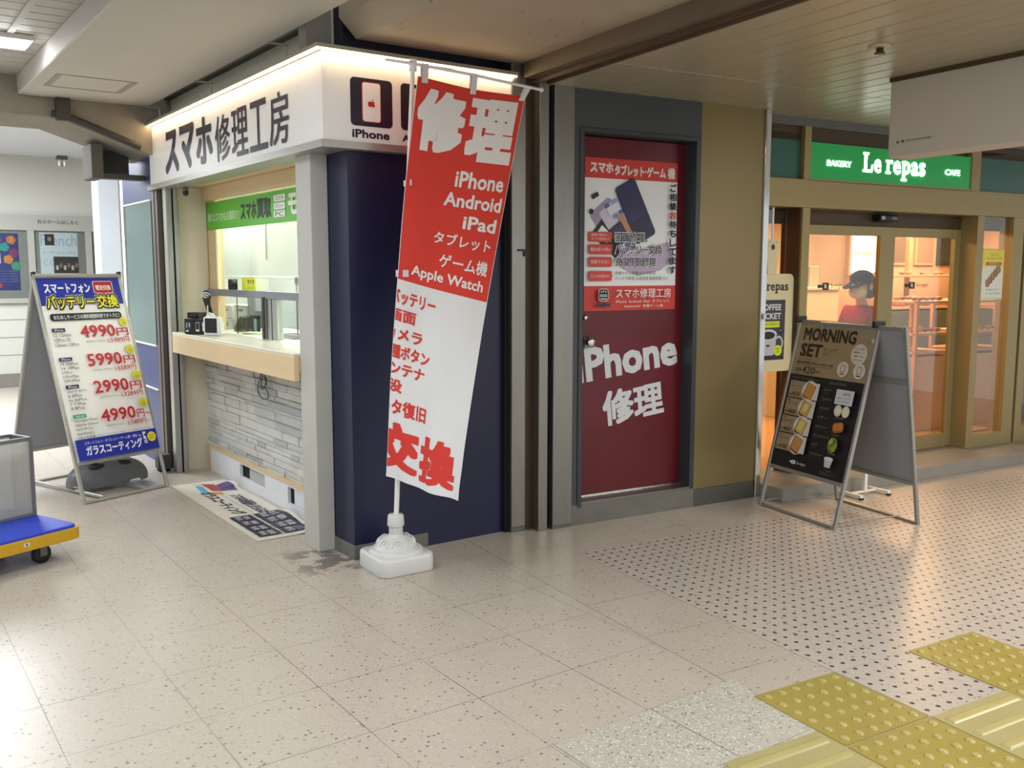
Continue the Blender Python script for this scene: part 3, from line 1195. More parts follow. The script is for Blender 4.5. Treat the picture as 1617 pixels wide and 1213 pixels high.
# water tank base
TK = mat('tank_white_plastic', '#d0d1cf', 0.42, 0, 0.07, 9)
m = MB()
hw = .145
b = bmesh.new()
P = rrect(-hw, -hw, hw, hw, .045, 6)
n = len(P)
arch = lambda x, y: .028 * max(0, 1 - ((x if abs(y) > abs(x) else y) / .055) ** 2)
rings = []
for zz, sc in ((0, .97), (.008, 1.0), (.07, 1.0), (.082, .985), (.088, .94)):
    ring = []
    for (x, y) in P:
        base = arch(x, y) if zz < .02 else 0
        ring.append(b.verts.new((x * sc, y * sc, zz + base)))
    rings.append(ring)
for a_, b_ in zip(rings, rings[1:]):
    for i in range(n):
        b.faces.new((a_[i], a_[(i + 1) % n], b_[(i + 1) % n], b_[i]))
b.faces.new(rings[-1])
b.faces.new(rings[0][::-1])
bmesh.ops.recalc_face_normals(b, faces=b.faces[:])
# finer bottom edge for the finger arches
m.bm(b, TK, True)
m.lathe([(.133, .086), (.133, .094), (.124, .103), (.112, .106), (.105, .108), (.097, .125), (.083, .145), (.062, .158), (.036, .166), (.034, .172)], TK, 40)
for k in range(8):
    a_ = 2 * PI * (k + .5) / 8
    m.tube([(math.cos(a_ + d) * r_, math.sin(a_ + d) * r_, zz) for d, r_, zz in ((-.26, .099, .122), (-.25, .088, .143), (-.12, .078, .153), (.12, .078, .153), (.25, .088, .143), (.26, .099, .122))], .0045, TK, 8)
    m.ball((math.cos(a_) * .087, math.sin(a_) * .087, .138), .009, .009, .009, TK, 10, 6)
tank = m.build('water_tank', t)
m = MB()
m.lathe([(.031, .16), (.030, .215)], TK, 24)
for k in range(12):
    a_ = 2 * PI * k / 12
    m.box(.029, .034, -.003, .003, .165, .213, TK, M=Matrix.Rotation(a_, 4, 'Z'))
sock = m.build('socket', tank)
m = MB()
m.lathe([(.040, .212), (.042, .216), (.039, .262), (.035, .268), (.014, .270)], TK, 28)
m.build('clamp_cap', t)
m = MB()
m.lathe([(.020, .09), (.020, .135), (.017, .142), (.004, .143)], TK, 18, (.088, .078, 0))
m.build('filler_plug', tank)

# ------------------------------------------------------------------ price board (A-frame) at the left
ANG = R(21.17)
t = thing('price_board', 'white A-frame price board listing phone battery prices left of the kiosk', 'signboard', (1.157, 6.214, 0), ANG)
AF = mat('board_aluminium', '#b5b4ad', 0.35, 0.55, 0.06, 6)
W_ = .6255
HT = 1.433
DEP = .44


def aframe(t, W, HT, dep, AF, panel_mat, w=.02, f0=.25, skew=0.0, sides=True):
    """front leaf in the plane y = dep*z/HT, rear leaf mirrored; returns front matrix and its length"""
    Lf = math.hypot(HT, dep)
    MF = frameYZ((0, 0, 0), (1, 0, 0), (0, dep, HT))
    m = MB(MF)
    d = .022
    m.box(0, w, 0, Lf, -d, 0, AF, .003, 1)
    m.box(W - w, W, 0, Lf, -d, 0, AF, .003, 1)
    m.box(w, W - w, Lf - w, Lf, -d, 0, AF, .003, 1)
    m.box(w, W - w, f0 - w, f0, -d, 0, AF, .003, 1)
    m.box(w, W - w, .004, .022, -d, 0, AF, .003, 1)
    m.build('front_frame', t)
    m = MB(MF)
    m.box(w, W - w, f0, Lf - w, -.012, -.006, panel_mat)
    t_front = m.build('front_panel', t)
    MRr = frameYZ((W + skew, 2 * dep, 0), (-1, 0, 0), (skew, -dep, HT))
    m = MB(MRr)
    m.box(0, w, 0, Lf, -d, 0, AF, .003, 1)
    m.box(W - w, W, 0, Lf, -d, 0, AF, .003, 1)
    m.box(w, W - w, Lf - w, Lf, -d, 0, AF, .003, 1)
    m.box(w, W - w, f0 - w, f0, -d, 0, AF, .003, 1)
    m.box(w, W - w, .004, .022, -d, 0, AF, .003, 1)
    m.build('rear_frame', t)
    return MF, MRr, Lf, t_front


BOARDW = mat('board_print_white', '#f3f2ee', 0.4, 0, 0.02)
REARG = mat('board_back_grey', '#96979c', 0.5, 0, 0.04)
MF, MRr, Lf, front = aframe(t, W_, HT, DEP, AF, BOARDW, f0=.268)
m = MB(MRr)
m.box(.02, W_ - .02, .268, Lf - .02, -.012, -.006, REARG)
m.build('rear_panel', t)
for xx in (.012, W_ - .012):
    m = MB()
    m.box(xx - .012, xx + .012, DEP - .012, DEP + .012, HT - .02, HT + .012, BLACK, .003, 1)
    m.build('hinge', t)
for xx in (.15, .45):
    m = MB()
    m.box(xx - .011, xx + .011, .02, 2 * DEP - .02, .012, .03, AF, .002, 1)
    m.build('cross_bar', t)
m = MB(MF)
sh = Sheet(m, z0=-.0055)
x0, x1, yb, yt = .022, W_ - .022, .27, Lf - .022
PW_, PH_ = x1 - x0, yt - yb
BLUE = ink('#1b2ca0')
YEL = ink('#f2e71c')
KRED = ink('#c21a2c')
DARK = ink('#1c1a22')


def X(f_):
    return x0 + PW_ * f_


def Y(f_):
    return yt - PH_ * f_


sh.rect(x0, Y(.158), x1, yt, BLUE)
sh.text('スマートフォン', X(.07), Y(.09), X(.62), Y(.036), ink('#eef0f6'), .03)
sh.rr(X(.655), Y(.095), X(.905), Y(.025), .014, ink('#eef0f6'))
sh.rr(X(.662), Y(.092), X(.898), Y(.028), .012, ink('#b3202f'))
sh.poly([(X(.74), Y(.093)), (X(.80), Y(.093)), (X(.775), Y(.108))], ink('#b3202f'))
sh.text('電池交換', X(.685), Y(.077), X(.875), Y(.047), ink('#f3d9d6'), .03)
for off, bold, mm in ((0, .15, ink('#eef0f6')), (0, .115, DARK), (0, .024, YEL)):
    grow = {.15: .0155, .115: .0115, .024: 0}[bold]
    sh.text('バッテリー', X(.06 - grow), Y(.178 + grow * .64), X(.63 + grow), Y(.105 - grow * .64), mm, bold)
    sh.text('交換', X(.66 - grow), Y(.178 + grow * .64), X(.925 + grow), Y(.103 - grow * .64), mm, bold)
sh.rr(X(.06), Y(.243), X(.93), Y(.203), .02, DARK)
sh.text('おためしサービスの無料期間利用でオトクに！', X(.10), Y(.236), X(.90), Y(.211), ink('#eef0f6'), .014)
GREYT = ink('#9a9894')
for k, (fy, hd, rows, big, sub) in enumerate((
        (.275, 'iPhone', ('12 12mini', '12Pro 13', '13mini 13Pro'), '4990', '5489'),
        (.435, 'iPhone', ('15 15Plus', '14 14Plus', '11Pro', '11ProMax', '12ProMax'), '5990', '6589'),
        (.585, 'iPhone', ('SE(1-3 世代)', '6 6Plus', '6s 6sPlus', '7 7 Plus', '8 8Plus'), '2990', '3289'),
        (.745, 'Android', ('Google Pixel', 'Xperia Galaxy', 'AQUOS OPPO Xiaomi', 'Huawei Motorola LG', 'ASUS 他多数'), '4990', '5489'))):
    lx = .045
    sh.rect(X(lx), Y(fy + .028), X(lx + .155), Y(fy + .008), ink('#2c1f52') if k < 3 else ink('#46a36b'))
    sh.text(hd, X(lx + .03), Y(fy + .024), X(lx + .13), Y(fy + .012), ink('#eef0f6'), .02)
    for i, rw in enumerate(rows):
        pt = .0225 if len(rows) > 3 else .027
        yy = fy + .036 + i * pt
        wd = len(rw) * .0225 if k < 3 or i < 2 else .2
        sh.text(rw, X(lx + .005), Y(yy + pt * .7), X(lx + .005 + min(wd, .27)), Y(yy), DARK, .008 if i < 2 or k < 3 else 0)
    sh.text(big, X(.37), Y(fy + .068), X(.80), Y(fy - .002), KRED, .02)
    sh.text('円~' if k == 3 else '円', X(.815), Y(fy + .068), X(.965 if k < 3 else .985), Y(fy + .022), KRED, .014)
    sh.text('税込', X(.675), Y(fy + .103), X(.705), Y(fy + .078), KRED, .01)
    sh.text(sub + ('円~' if k == 3 else '円'), X(.715), Y(fy + .104), X(.955), Y(fy + .074), KRED, .01)
    sh.text('通常価格4790円(税込)', X(.41), Y(fy + .097), X(.655), Y(fy + .084), GREYT, .0)
    sh.disc(X(.925), Y(fy - .012), .031, ink('#5a5320'), .031)
    sh.disc(X(.925), Y(fy - .012), .030, ink('#efe22a'), .030)
    for i, rw in enumerate(('お試し', 'サービス', '無料期間', 'に契約')):
        sh.text(rw, X(.925) - .017, Y(fy - .012) + .010 - i * .010, X(.925) + .017, Y(fy - .012) + .017 - i * .010, DARK, .01)
sh.text('※お試しサービスは他社サービスの加入が条件です。詳細はスタッフまで', X(.02), Y(.882), X(.96), Y(.873), GREYT, 0)
sh.rect(x0, yb, x1, Y(.887), BLUE)
sh.text('スマートフォン・タブレット・ゲーム機・時計 etc', X(.10), Y(.920), X(.80), Y(.902), ink('#eef0f6'), .012)
sh.text('ガラスコーティング', X(.10), Y(.978), X(.795), Y(.926), ink('#eef0f6'), .03)
sh.vtext('PRO', X(.82), Y(.965), X(.86), Y(.897), ink('#eef0f6'), .04)
sh.disc(X(.925), Y(.93), .033, ink('#efe22a'))
sh.text('大好評', X(.925) - .021, Y(.93) + .003, X(.925) + .021, Y(.93) + .015, DARK, .02)
sh.text('受付中', X(.925) - .021, Y(.93) - .015, X(.925) + .021, Y(.93) - .003, DARK, .02)
m.build('price_print', front)

# stone-like water weight lying across the cross bars
t = thing('board_weight', 'grey rounded water weight with black hand grips under the price board', 'weight', (1.40, 6.68, .031), R(13))
WG = mat('weight_grey_plastic', '#646568', 0.42, 0, 0.10, 14, 0.06)
m = MB()


def wpt(u, v):
    a_ = 2 * PI * u
    ph = PI / 2 * v
    c_ = math.cos(ph)
    x_ = math.copysign(abs(math.cos(a_)) ** .9, math.cos(a_)) * .27 * c_ ** .75
    y_ = math.copysign(abs(math.sin(a_)) ** .8, math.sin(a_)) * .135 * c_ ** .6
    z_ = .02 + .145 * math.sin(ph)
    if v < .02:
        z_ = .0 + (.02 if (int(u * 36) % 9) in (2, 3) else 0)
    return (x_, y_, z_)


m.grid(wpt, 72, 18, WG)
m.build('tank_body', t)
for xx in (-.10, .075):
    m = MB()
    m.ball((xx, -.070, .128), .062, .036, .030, mat('grip_black', '#131315', 0.35), 24, 10, )
    m.build('hand_grip', t)

# ------------------------------------------------------------------ platform trolley
t = thing('platform_trolley', 'flat hand trolley with blue deck and yellow bumper in front of the price board', 'trolley', (.935, 5.085, 0), R(23))
BD = mat('trolley_blue_plastic', '#1f3fc0', 0.5, 0, 0.08, 12)
YB = mat('trolley_yellow_bumper', '#c49a12', 0.5, 0, 0.08, 10)
m = MB()
P = rrect(-.95, 0, 0, .56, .05, 6)
m.prism(rrect(-.935, .015, -.015, .545, .045, 6), .12, .172, BD, bev=.006)
m.build('deck', t)
m = MB()
outer, inner = P, rrect(-.937, .013, -.013, .547, .045, 6)
zs = [(.100, .9), (.106, 1.0), (.150, 1.0), (.158, .9)]
b = bmesh.new()
n = len(P)
ro = [[b.verts.new((p[0] if s_ == 1 else p[0] * .9 + q[0] * .1, p[1] if s_ == 1 else p[1] * .9 + q[1] * .1, z_)) for p, q in zip(outer, inner)] for z_, s_ in zs]
ri = [[b.verts.new((q[0], q[1], z_)) for q in inner] for z_ in (.158, .100)]
loops = ro + ri
for a_, b_ in zip(loops, loops[1:] + loops[:1]):
    for i in range(n):
        b.faces.new((a_[i], a_[(i + 1) % n], b_[(i + 1) % n], b_[i]))
bmesh.ops.recalc_face_normals(b, faces=b.faces[:])
m.bm(b, YB, False)
m.build('bumper', t)
m = MB()
sh = Sheet(m, frameYZ((0, -.0004, 0), (1, 0, 0), (0, 0, 1)))
sh.rect(-.315, .125, -.285, .143, ink('#d8d4c2'))
sh.disc(-.30, .134, .006, ink('#55523f'))
m.build('sticker', t)
for cx_, cy_ in ((-.185, .075), (-.185, .485), (-.80, .075), (-.80, .485)):
    m = MB()
    m.box(cx_ - .035, cx_ + .035, cy_ - .03, cy_ + .03, .092, .12, STEEL_D, .003, 1)
    for sg in (-1, 1):
        m.box(cx_ - .018, cx_ + .018, cy_ + sg * .022 - .002, cy_ + sg * .022 + .002, .04, .095, STEEL_D)
    cst = m.build('caster', t)
    m = MB()
    MW = Matrix.Translation((cx_, cy_, .048)) @ Matrix.Rotation(PI / 2, 4, 'X')
    m.lathe([(.012, -.017), (.040, -.017), (.047, -.011), (.048, 0), (.047, .011), (.040, .017), (.012, .017)], mat('tyre_black', '#0f0f10', 0.6), 28, M=MW)
    m.build('wheel', cst)
# clear panelled box standing on the trolley
t = thing('clear_display_box', 'open clear plastic box with grey metal edges standing on the trolley deck', 'box', (.935 - .36 * math.sin(R(23)), 5.085 + .36 * math.cos(R(23)), .172), R(23))
EDG = mat('box_edge_grey', '#77767a', 0.4, 0.4)
FRO = glass('frosted_sheet', '#e9e9e6', 0.8, 0.05, 0.55, '#dcdbd6')
bx0, bx1, by0, by1, bh = -.75, -.035, 0, .17, .41
m = MB()
for xx in (bx0, bx1):
    for yy in (by0, by1):
        m.box(xx - .009, xx + .009, yy - .009, yy + .009, 0, bh, EDG, .002, 1)
for zz in (.009, bh):
    for yy in (by0, by1):
        m.box(bx0, bx1, yy - .008, yy + .008, zz - .009, zz + .009, EDG, .002, 1)
    for xx in (bx0, bx1):
        m.box(xx - .008, xx + .008, by0, by1, zz - .009, zz + .009, EDG, .002, 1)
m.build('edge_frame', t)
for nm, a_ in (('front', (bx0, bx1, by0 - .002, by0 + .002)), ('back', (bx0, bx1, by1 - .002, by1 + .002)), ('side', (bx1 - .002, bx1 + .002, by0, by1)), ('side', (bx0 - .002, bx0 + .002, by0, by1))):
    m = MB()
    m.box(a_[0], a_[1], a_[2], a_[3], .01, bh, FRO)
    m.build(nm + '_sheet', t)

# ------------------------------------------------------------------ printed sheet lying on the floor in front of the counter
t = thing('floor_poster', 'long white poster with dark lettering lying curled on the floor before the counter', 'poster', (1.75, 4.82, 0))
m = MB()
LX, LY = .36, 1.61          # across the aisle, along the counter


def fp(u, v):               # u across (0 = aisle edge), v along (0 = near end)
    lift = .035 * max(0, u - .55) ** 2 * (0.5 + .5 * math.cos(v * 21 + 1)) * 4 * (1 if v < .35 or v > .82 else .15)
    return (u * LX + (-.004 * v), v * LY, .0025 + lift)


PAP = mat('poster_paper', '#dcd8ca', 0.4, 0, 0.02)
m.grid(fp, 16, 60, PAP, True)
m.grid(lambda u, v: tuple(Vector(fp(1 - u, v)) - Vector((0, 0, .0012))), 16, 60, PAP, True)
paper = m.build('paper', t)
m = MB()
# the text runs along the counter: sheet x = distance from the far end, y = from the aisle inwards
sh = Sheet(m, step=.00004, z0=.0009, warp=lambda x, y, z: Vector(fp(y / LX, 1 - x / LY)) + Vector((0, 0, z)))
NV = ink('#1d1c38')
sh.poly([(.10, .13), (.38, .10), (.40, .14), (.13, .17)], ink('#5aa3c6'))
sh.poly([(.06, .18), (.30, .18), (.36, .24), (.12, .25)], ink('#a63a45'))
sh.poly([(.16, .25), (.34, .24), (.38, .33), (.12, .34)], ink('#4a3a78'))
sh.poly([(.34, .13), (.42, .15), (.44, .22), (.36, .22)], ink('#c99a62'))
sh.line(.05, .12, .12, .25, .005, DARK)
sh.text('ガラスコーティング', .33, .085, 1.0, .17, NV, .045)
sh.text('スマホの画面をまもるなら', .50, .22, 1.08, .30, NV, .03)
sh.line(.40, .195, 1.02, .195, .004, GREYT)
words = (('汚れ', '防止'), ('指紋', '防止'), ('抗菌', '効果'), ('画面', '強化'))
w2 = (('キズ', '防止'), ('画面割れ', '防止'), ('抗菌', '作用'), ('ガラス', '硬化'))
for i in range(4):
    xx = 1.05 + i * .128
    sh.rect(xx, .035, xx + .118, .165, NV)
    sh.text(words[i][0], xx + .02, .105, xx + .10, .14, ink('#d4d3da'), .02)
    sh.text(words[i][1], xx + .02, .06, xx + .10, .095, ink('#d4d3da'), .02)
    sh.rect(xx, .18, xx + .118, .335, NV)
    sh.text(w2[i][0], xx + .015, .265, xx + .105, .31, ink('#d4d3da'), .02)
    sh.text(w2[i][1], xx + .015, .21, xx + .105, .255, ink('#d4d3da'), .02)
m.build('poster_print', paper)

# ------------------------------------------------------------------ service counter and window
t = thing('service_counter', 'pale maple counter with deep front apron over the stacked-stone wall', 'counter', (1.91, 4.64, .875))
m = MB(Matrix.Translation((-1.91, -4.64, -.875)))
TOP = mat('counter_top_cream', '#d8d2bd', 0.3, 0, 0.04)
m.box(1.91, 2.75, 4.64, 6.885, 1.004, 1.02, TOP, .002, 1)
m.build('counter_top', t)
m = MB(Matrix.Translation((-1.91, -4.64, -.875)))
m.box(1.91, 1.94, 4.64, 6.885, .875, 1.004, BEIGE, .002, 1)
m.box(1.94, 2.165, 6.86, 6.885, .875, 1.004, BEIGE)
m.box(1.94, 2.165, 4.64, 6.86, .93, 1.004, BEIGE)
m.build('apron', t)

t = thing('service_window', 'aluminium framed sliding service window standing on the maple counter', 'window', (2.22, 4.64, 1.02))
LW = Matrix.Translation((-2.22, -4.64, -1.02))
m = MB(LW)
m.box(2.19, 2.235, 4.64, 6.90, 1.275, 1.322, mat('rail_grey', '#8b8f98', 0.35, 0.5), .002, 1)
m.build('middle_rail', t)
m = MB(LW)
m.box(2.20, 2.245, 5.61, 5.745, 1.02, 1.275, mat('mullion_alu', '#a5aaa6', 0.4, 0.4), .002, 1)
m.box(2.197, 2.20, 5.675, 5.679, 1.02, 1.275, GAP)
m.build('mullion', t)
m = MB(LW)
m.box(2.185, 2.20, 5.775, 5.815, 1.02, 1.285, BLACK, .002, 1)
m.box(2.19, 2.20, 5.745, 5.775, 1.02, 1.285, STEEL_D)
m.build('black_seal', t)
SW = glass('service_glass', '#f3f8f5', 0.5, 0.01)
for y0, y1, z0, z1, xx in ((5.83, 6.72, 1.022, 1.275, 2.212), (4.66, 5.60, 1.022, 1.275, 2.212), (4.66, 6.72, 1.322, 1.945, 2.225)):
    m = MB(LW)
    m.box(xx, xx + .005, y0, y1, z0, z1, SW)
    m.build('glass_pane', t)
for yy in (6.33, 5.22):
    m = MB(LW)
    m.box(2.207, 2.211, yy - .003, yy + .003, 1.022, 1.275, GAP)
    m.build('glass_joint', t)

t = thing('window_banner', 'bright green buy-back banner across the top of the service window', 'banner', (2.205, 6.93, 1.74))
m = MB()
LIME = mat('banner_green', '#5fb92e', 0.4, 0, 0.03)
m.box(0, .002, -2.29, 0, 0, .195, LIME)
m.build('sheet', t)
m = MB()
sh = Sheet(m, frameYZ((-.0003, 0, 0), (0, -1, 0), (0, 0, 1)))
sh.text('壊れたスマホもお買取り！', .06, .055, .70, .118, ink('#dfeccd'), .014)
sh.text('スマホ', .74, .043, 1.03, .155, DARK, .04)
sh.text('買取', 1.04, .040, 1.28, .163, DARK, .032)
for i, w_ in enumerate(('スマホ', 'タブレット', 'PC')):
    sh.rr(1.33, .128 - i * .047, 1.51, .167 - i * .047, .006, ink('#eef2e6'))
    sh.text(w_, 1.355, .134 - i * .047, 1.485, .161 - i * .047, ink('#3c5a2c'), .01)
sh.text('モ', 1.56, .04, 1.69, .165, ink('#e9f3dd'), .045)
sh.text('バ', 1.70, .04, 1.83, .165, ink('#e8e81e'), .045)
sh.text('イル', 1.85, .04, 2.12, .165, ink('#e9f3dd'), .045)
m.build('lettering', t)

t = thing('roller_blind', 'white roller blind lowered behind the service window', 'blind', (2.60, 6.05, 1.39))
m = MB()
m.box(0, .004, 0, 1.95, .02, .72, mat('blind_fabric', '#dfe1dd', 0.7, 0, 0.02))
m.build('fabric', t)
m = MB()
m.box(-.008, .012, 0, 1.95, 0, .02, WHITE, .003, 1)
m.build('bottom_bar', t)
m = MB()
m.tube([(-.006, .72, .14), (-.006, .715, .5), (-.006, .72, .80)], .004, mat('cord_grey', '#5c6460', 0.6), 6)
m.build('pull_cord', t)

t = thing('security_camera', 'black dome security camera under the left end of the shop sign', 'camera', (1.99, 6.66, 1.985))
m = MB()
m.ball((0, 0, 0), .022, .022, .024, BLACK, 16, 10)
m.build('dome', t)
m = MB()
m.lathe([(.02, .010), (.02, .036)], STEEL_D, 16)
m.build('mount', t)

# things on the counter, outside the window
t = thing('power_bank_unit', 'black boxy gadget with white and blue labels at the left end of the counter', 'device', (1.985, 6.50, 1.02), R(-60))
m = MB()
m.box(-.075, .075, -.05, .06, 0, .115, BLACK, .014, 3)
m.build('body', t)
m = MB()
m.box(-.055, .05, -.035, .045, .113, .150, BLACK, .004, 1)
m.box(-.02, .03, -.045, -.03, .128, .138, mat('slot_grey', '#3a3a3c', 0.5))
m.build('top_dock', t)
m = MB()
sh = Sheet(m, frameYZ((0, -.0503, 0), (1, 0, 0), (0, 0, 1)))
sh.rr(-.062, .028, -.008, .085, .006, ink('#2b3d50'))
sh.rect(-.05, .045, -.04, .08, ink('#9fb4c6'))
sh.rect(-.025, .05, -.016, .08, ink('#c8d4dc'))
sh.rect(-.052, .018, -.03, .03, ink('#d6d9da'))
m.build('label_print', t)
m = MB()
sh.mb = m
sh.rr(.035, .022, .066, .085, .004, ink('#d0d2d2'))
sh.rr(.038, .036, .063, .081, .003, BLACK)
m.build('label_print', t)

t = thing('watch_display', 'white square gadget display with a black screen on the counter', 'display', (2.015, 6.255, 1.02), R(-60))
m = MB()
WH2 = mat('display_white', '#e4e3df', 0.35, 0, 0.02)
m.box(-.072, .072, -.02, .025, 0, .128, WH2, .016, 3)
m.lathe([(.034, 0), (.034, .02)], WH2, 24, M=Matrix.Translation((-.025, .008, .118)) @ Matrix.Rotation(PI / 2, 4, 'X') @ Matrix.Translation((0, 0, -.01)))
m.box(-.08, -.07, -.015, .02, .03, .09, WH2, .004, 2)
m.box(.07, .078, -.015, .02, .015, .09, WH2, .004, 2)
m.build('housing', t)
m = MB()
m.box(-.050, .050, -.023, -.018, .022, .118, mat('screen_black', '#0b0b0a', 0.15), .004, 2)
m.build('screen', t)

t = thing('wifi_standee', 'black and white wireless symbol cutout standing behind the counter gadgets', 'standee', (2.075, 6.53, 1.02), R(-60))
m = MB()
out = []
for k in range(25):
    a_ = R(-30 + 240 * k / 24)
    out.append((.036 * math.cos(a_) - .012, .255 + .044 * math.sin(a_)))
out += [(-.03, .20), (-.012, .16), (.0, .12), (.012, .0), (.052, .0), (.05, .10), (.035, .15), (.018, .20)]
MS = Matrix(((1, 0, 0, 0), (0, 0, 1, 0), (0, 1, 0, 0), (0, 0, 0, 1)))
m.prism(out, -.003, .003, BLACK, M=MS)
m.build('cutout', t)
m = MB()
sh = Sheet(m, frameYZ((0, -.0034, 0), (1, 0, 0), (0, 0, 1)))
for r_ in (.044, .029, .014):
    for a_ in range(35, 146, 10):
        sh.line(-.012 + r_ * math.cos(R(a_)), .238 + r_ * math.sin(R(a_)), -.012 + r_ * math.cos(R(a_ + 11)), .238 + r_ * math.sin(R(a_ + 11)), .008, ink('#e6e6e2'))
sh.rr(.0, .13, .012, .195, .004, ink('#e6e6e2'))
sh.rr(.015, .12, .03, .15, .004, ink('#e6e6e2'))
m.build('symbol_print', t)

t = thing('hanging_cable', 'black cable hanging in loops under the counter apron', 'cable', (2.14, 5.68, .875))
m = MB()
pts = []
for k in range(60):
    a_ = k / 59
    pts.append((-.012 + .01 * math.sin(k * .3), .055 * math.sin(a_ * 13) * (0.5 + a_), -.02 - .13 * a_ - .11 * math.sin(a_ * 6.5) ** 2))
m.tube(pts, .003, BLACK, 6)
m.tube([(0, .06, 0), (-.015, .02, -.03), (-.015, -.05, -.08), (-.012, -.07, -.13)], .003, BLACK, 6)
m.tube([(0, -.03, 0), (-.015, 0, -.04), (-.014, .05, -.10)], .003, BLACK, 6)
m.build('cable', t)

# things inside the kiosk
t = thing('kiosk_desk', 'white work desk inside the kiosk behind the window glass', 'desk', (2.5, 5.4, 0))
m = MB()
m.box(.2, .95, 0, 3.2, .875, .90, ROOM, .002, 1)
m.build('desk_top', t)
for yy in (.05, 1.6, 3.15):
    m = MB()
    m.box(.22, .9, yy - .02, yy + .02, 0, .875, ROOM)
    m.build('side_panel', t)


def crate(y0, y1, zz, h, label, x0=2.74, x1=2.94):
    t = thing('storage_box', label, 'box', (x0, (y0 + y1) / 2, zz), 0, 'white storage boxes in the kiosk')
    m = MB()
    w_ = (y1 - y0) / 2
    m.box(0, x1 - x0, -w_, w_, 0, h * .86, WHITE, .008, 2)
    m.build('body', t)
    m = MB()
    m.box(-.006, x1 - x0 + .006, -w_ - .006, w_ + .006, h * .86, h, WHITE, .005, 2)
    m.build('lid', t)
    m = MB()
    m.box(-.004, .002, -w_ * .35, w_ * .35, h * .55, h * .72, mat('handle_hole', '#7f8583', 0.6), .002, 1)
    m.build('handle_slot', t)


crate(7.99, 8.30, .90, .14, 'left white storage box in the lower row behind the window glass')
crate(7.62, 7.95, .90, .15, 'right white storage box in the lower row beside the grey cabinet')
crate(8.00, 8.29, 1.042, .115, 'left white storage box of the upper pair behind the window glass')
crate(7.62, 7.93, 1.052, .115, 'right white storage box of the upper pair next to the grey cabinet')
t = thing('grey_cabinet', 'grey cabinet with a dark latch on the desk behind the window mullion', 'cabinet', (2.72, 7.0, .90))
m = MB()
m.box(0, .4, .0, .55, 0, .36, mat('cabinet_grey', '#9da5a3', 0.5), .004, 1)
m.build('body', t)
m = MB()
m.box(-.008, 0, .30, .36, .13, .16, BLACK)
m.build('latch', t)
t = thing('phone_stand', 'black arched phone holder with a pale blue phone inside the window', 'stand', (2.35, 6.38, 1.02))
m = MB()
m.box(-.03, .03, -.075, .075, 0, .008, BLACK)
for sg in (-1, 1):
    m.box(-.01, .01, sg * .062 - .012, sg * .062 + .012, .008, .12, BLACK, .003, 1)
m.box(-.01, .01, -.074, .074, .10, .125, BLACK, .003, 1)
m.build('holder', t)
t2 = thing('pale_blue_phone', 'pale blue phone leaning in the black arched holder', 'phone', (2.352, 6.38, 1.0285))
m = MB()
m.box(-.004, .004, -.03, .03, 0, .095, mat('pale_blue', '#a8dcec', 0.3), .003, 2)
m.build('body', t2)
t = thing('card_reader', 'black slanted card terminal on the counter inside the window', 'card terminal', (2.36, 6.62, 1.02), R(15))
m = MB()
m.prism([(-.06, 0), (.06, 0), (.06, .10), (.02, .11), (-.06, .03)], -.05, .05, BLACK, M=Matrix(((0, 0, 1, 0), (-1, 0, 0, 0), (0, 1, 0, 0), (0, 0, 0, 1))))
m.build('body', t)
m = MB()
m.box(-.04, .04, -.055, -.03, .055, .062, WHITE)
m.build('paper_slip', t)
t = thing('microphone', 'thin black gooseneck microphone standing right of the window mullion', 'microphone', (2.42, 5.80, 1.02))
m = MB()
m.lathe([(.03, 0), (.03, .015), (.008, .018)], BLACK, 16)
m.tube([(0, 0, .015), (0, .003, .34)], .005, BLACK, 8)
m.build('stem', t)
m = MB()
m.ball((0, .003, .365), .013, .013, .03, BLACK, 12, 8)
m.build('capsule', t)
t = thing('desk_lamp', 'black jointed desk lamp arching inside the right of the window', 'lamp', (2.44, 5.55, 1.02))
m = MB()
m.lathe([(.05, 0), (.05, .012), (.01, .016)], BLACK, 20)
m.build('base', t)
m = MB()
m.tube([(0, 0, .012), (0, .09, .17)], .006, BLACK, 8)
m.tube([(.01, -.02, .012), (.01, .075, .17)], .006, BLACK, 8)
m.tube([(0, .09, .17), (0, .06, .23), (0, -.03, .275), (0, -.14, .285)], .006, BLACK, 8)
m.build('arm', t)
m = MB()
m.tube([(0, -.12, .285), (0, -.24, .27)], [.012, .026], BLACK, 12)
m.build('lamp_head', t)
t = thing('counter_pad', 'low black pad on the counter right of the window mullion', 'pad', (2.36, 5.72, 1.02))
m = MB()
m.box(-.05, .05, -.11, .11, 0, .03, BLACK, .006, 2)
m.build('pad', t)
t = thing('paper_tray', 'pile of pale yellow papers on the counter inside the window', 'papers', (2.32, 6.25, 1.02), R(20))
m = MB()
for k in range(5):
    m.box(-.05, .05, -.09, .09, k * .003, k * .003 + .0025, ink('#e5e3a6' if k % 2 else '#e9e9dc'), M=Matrix.Rotation(R(k * 7), 4, 'Z'))
m.build('sheets', t)
t = thing('mic_sign', 'small bright yellow sign card on the window rail', 'sign', (2.198, 6.02, 1.323))
m = MB()
m.box(-.003, .003, -.075, .16, 0, .085, ink('#d9e02a'))
m.build('card', t)
m = MB()
sh = Sheet(m, frameYZ((-.0034, 0, 0), (0, -1, 0), (0, 0, 1)))
sh.text('マイク', -.06, .04, .065, .072, DARK, .03)
m.build('lettering', t)
m = MB()
sh.mb = m
sh.text('に話してください', -.06, .010, .06, .026, ink('#55591d'), .01)
m.build('lettering', t)
t = thing('intercom_speaker', 'round black speaker end beside the yellow card on the rail', 'speaker', (2.15, 6.23, 1.324))
m = MB()
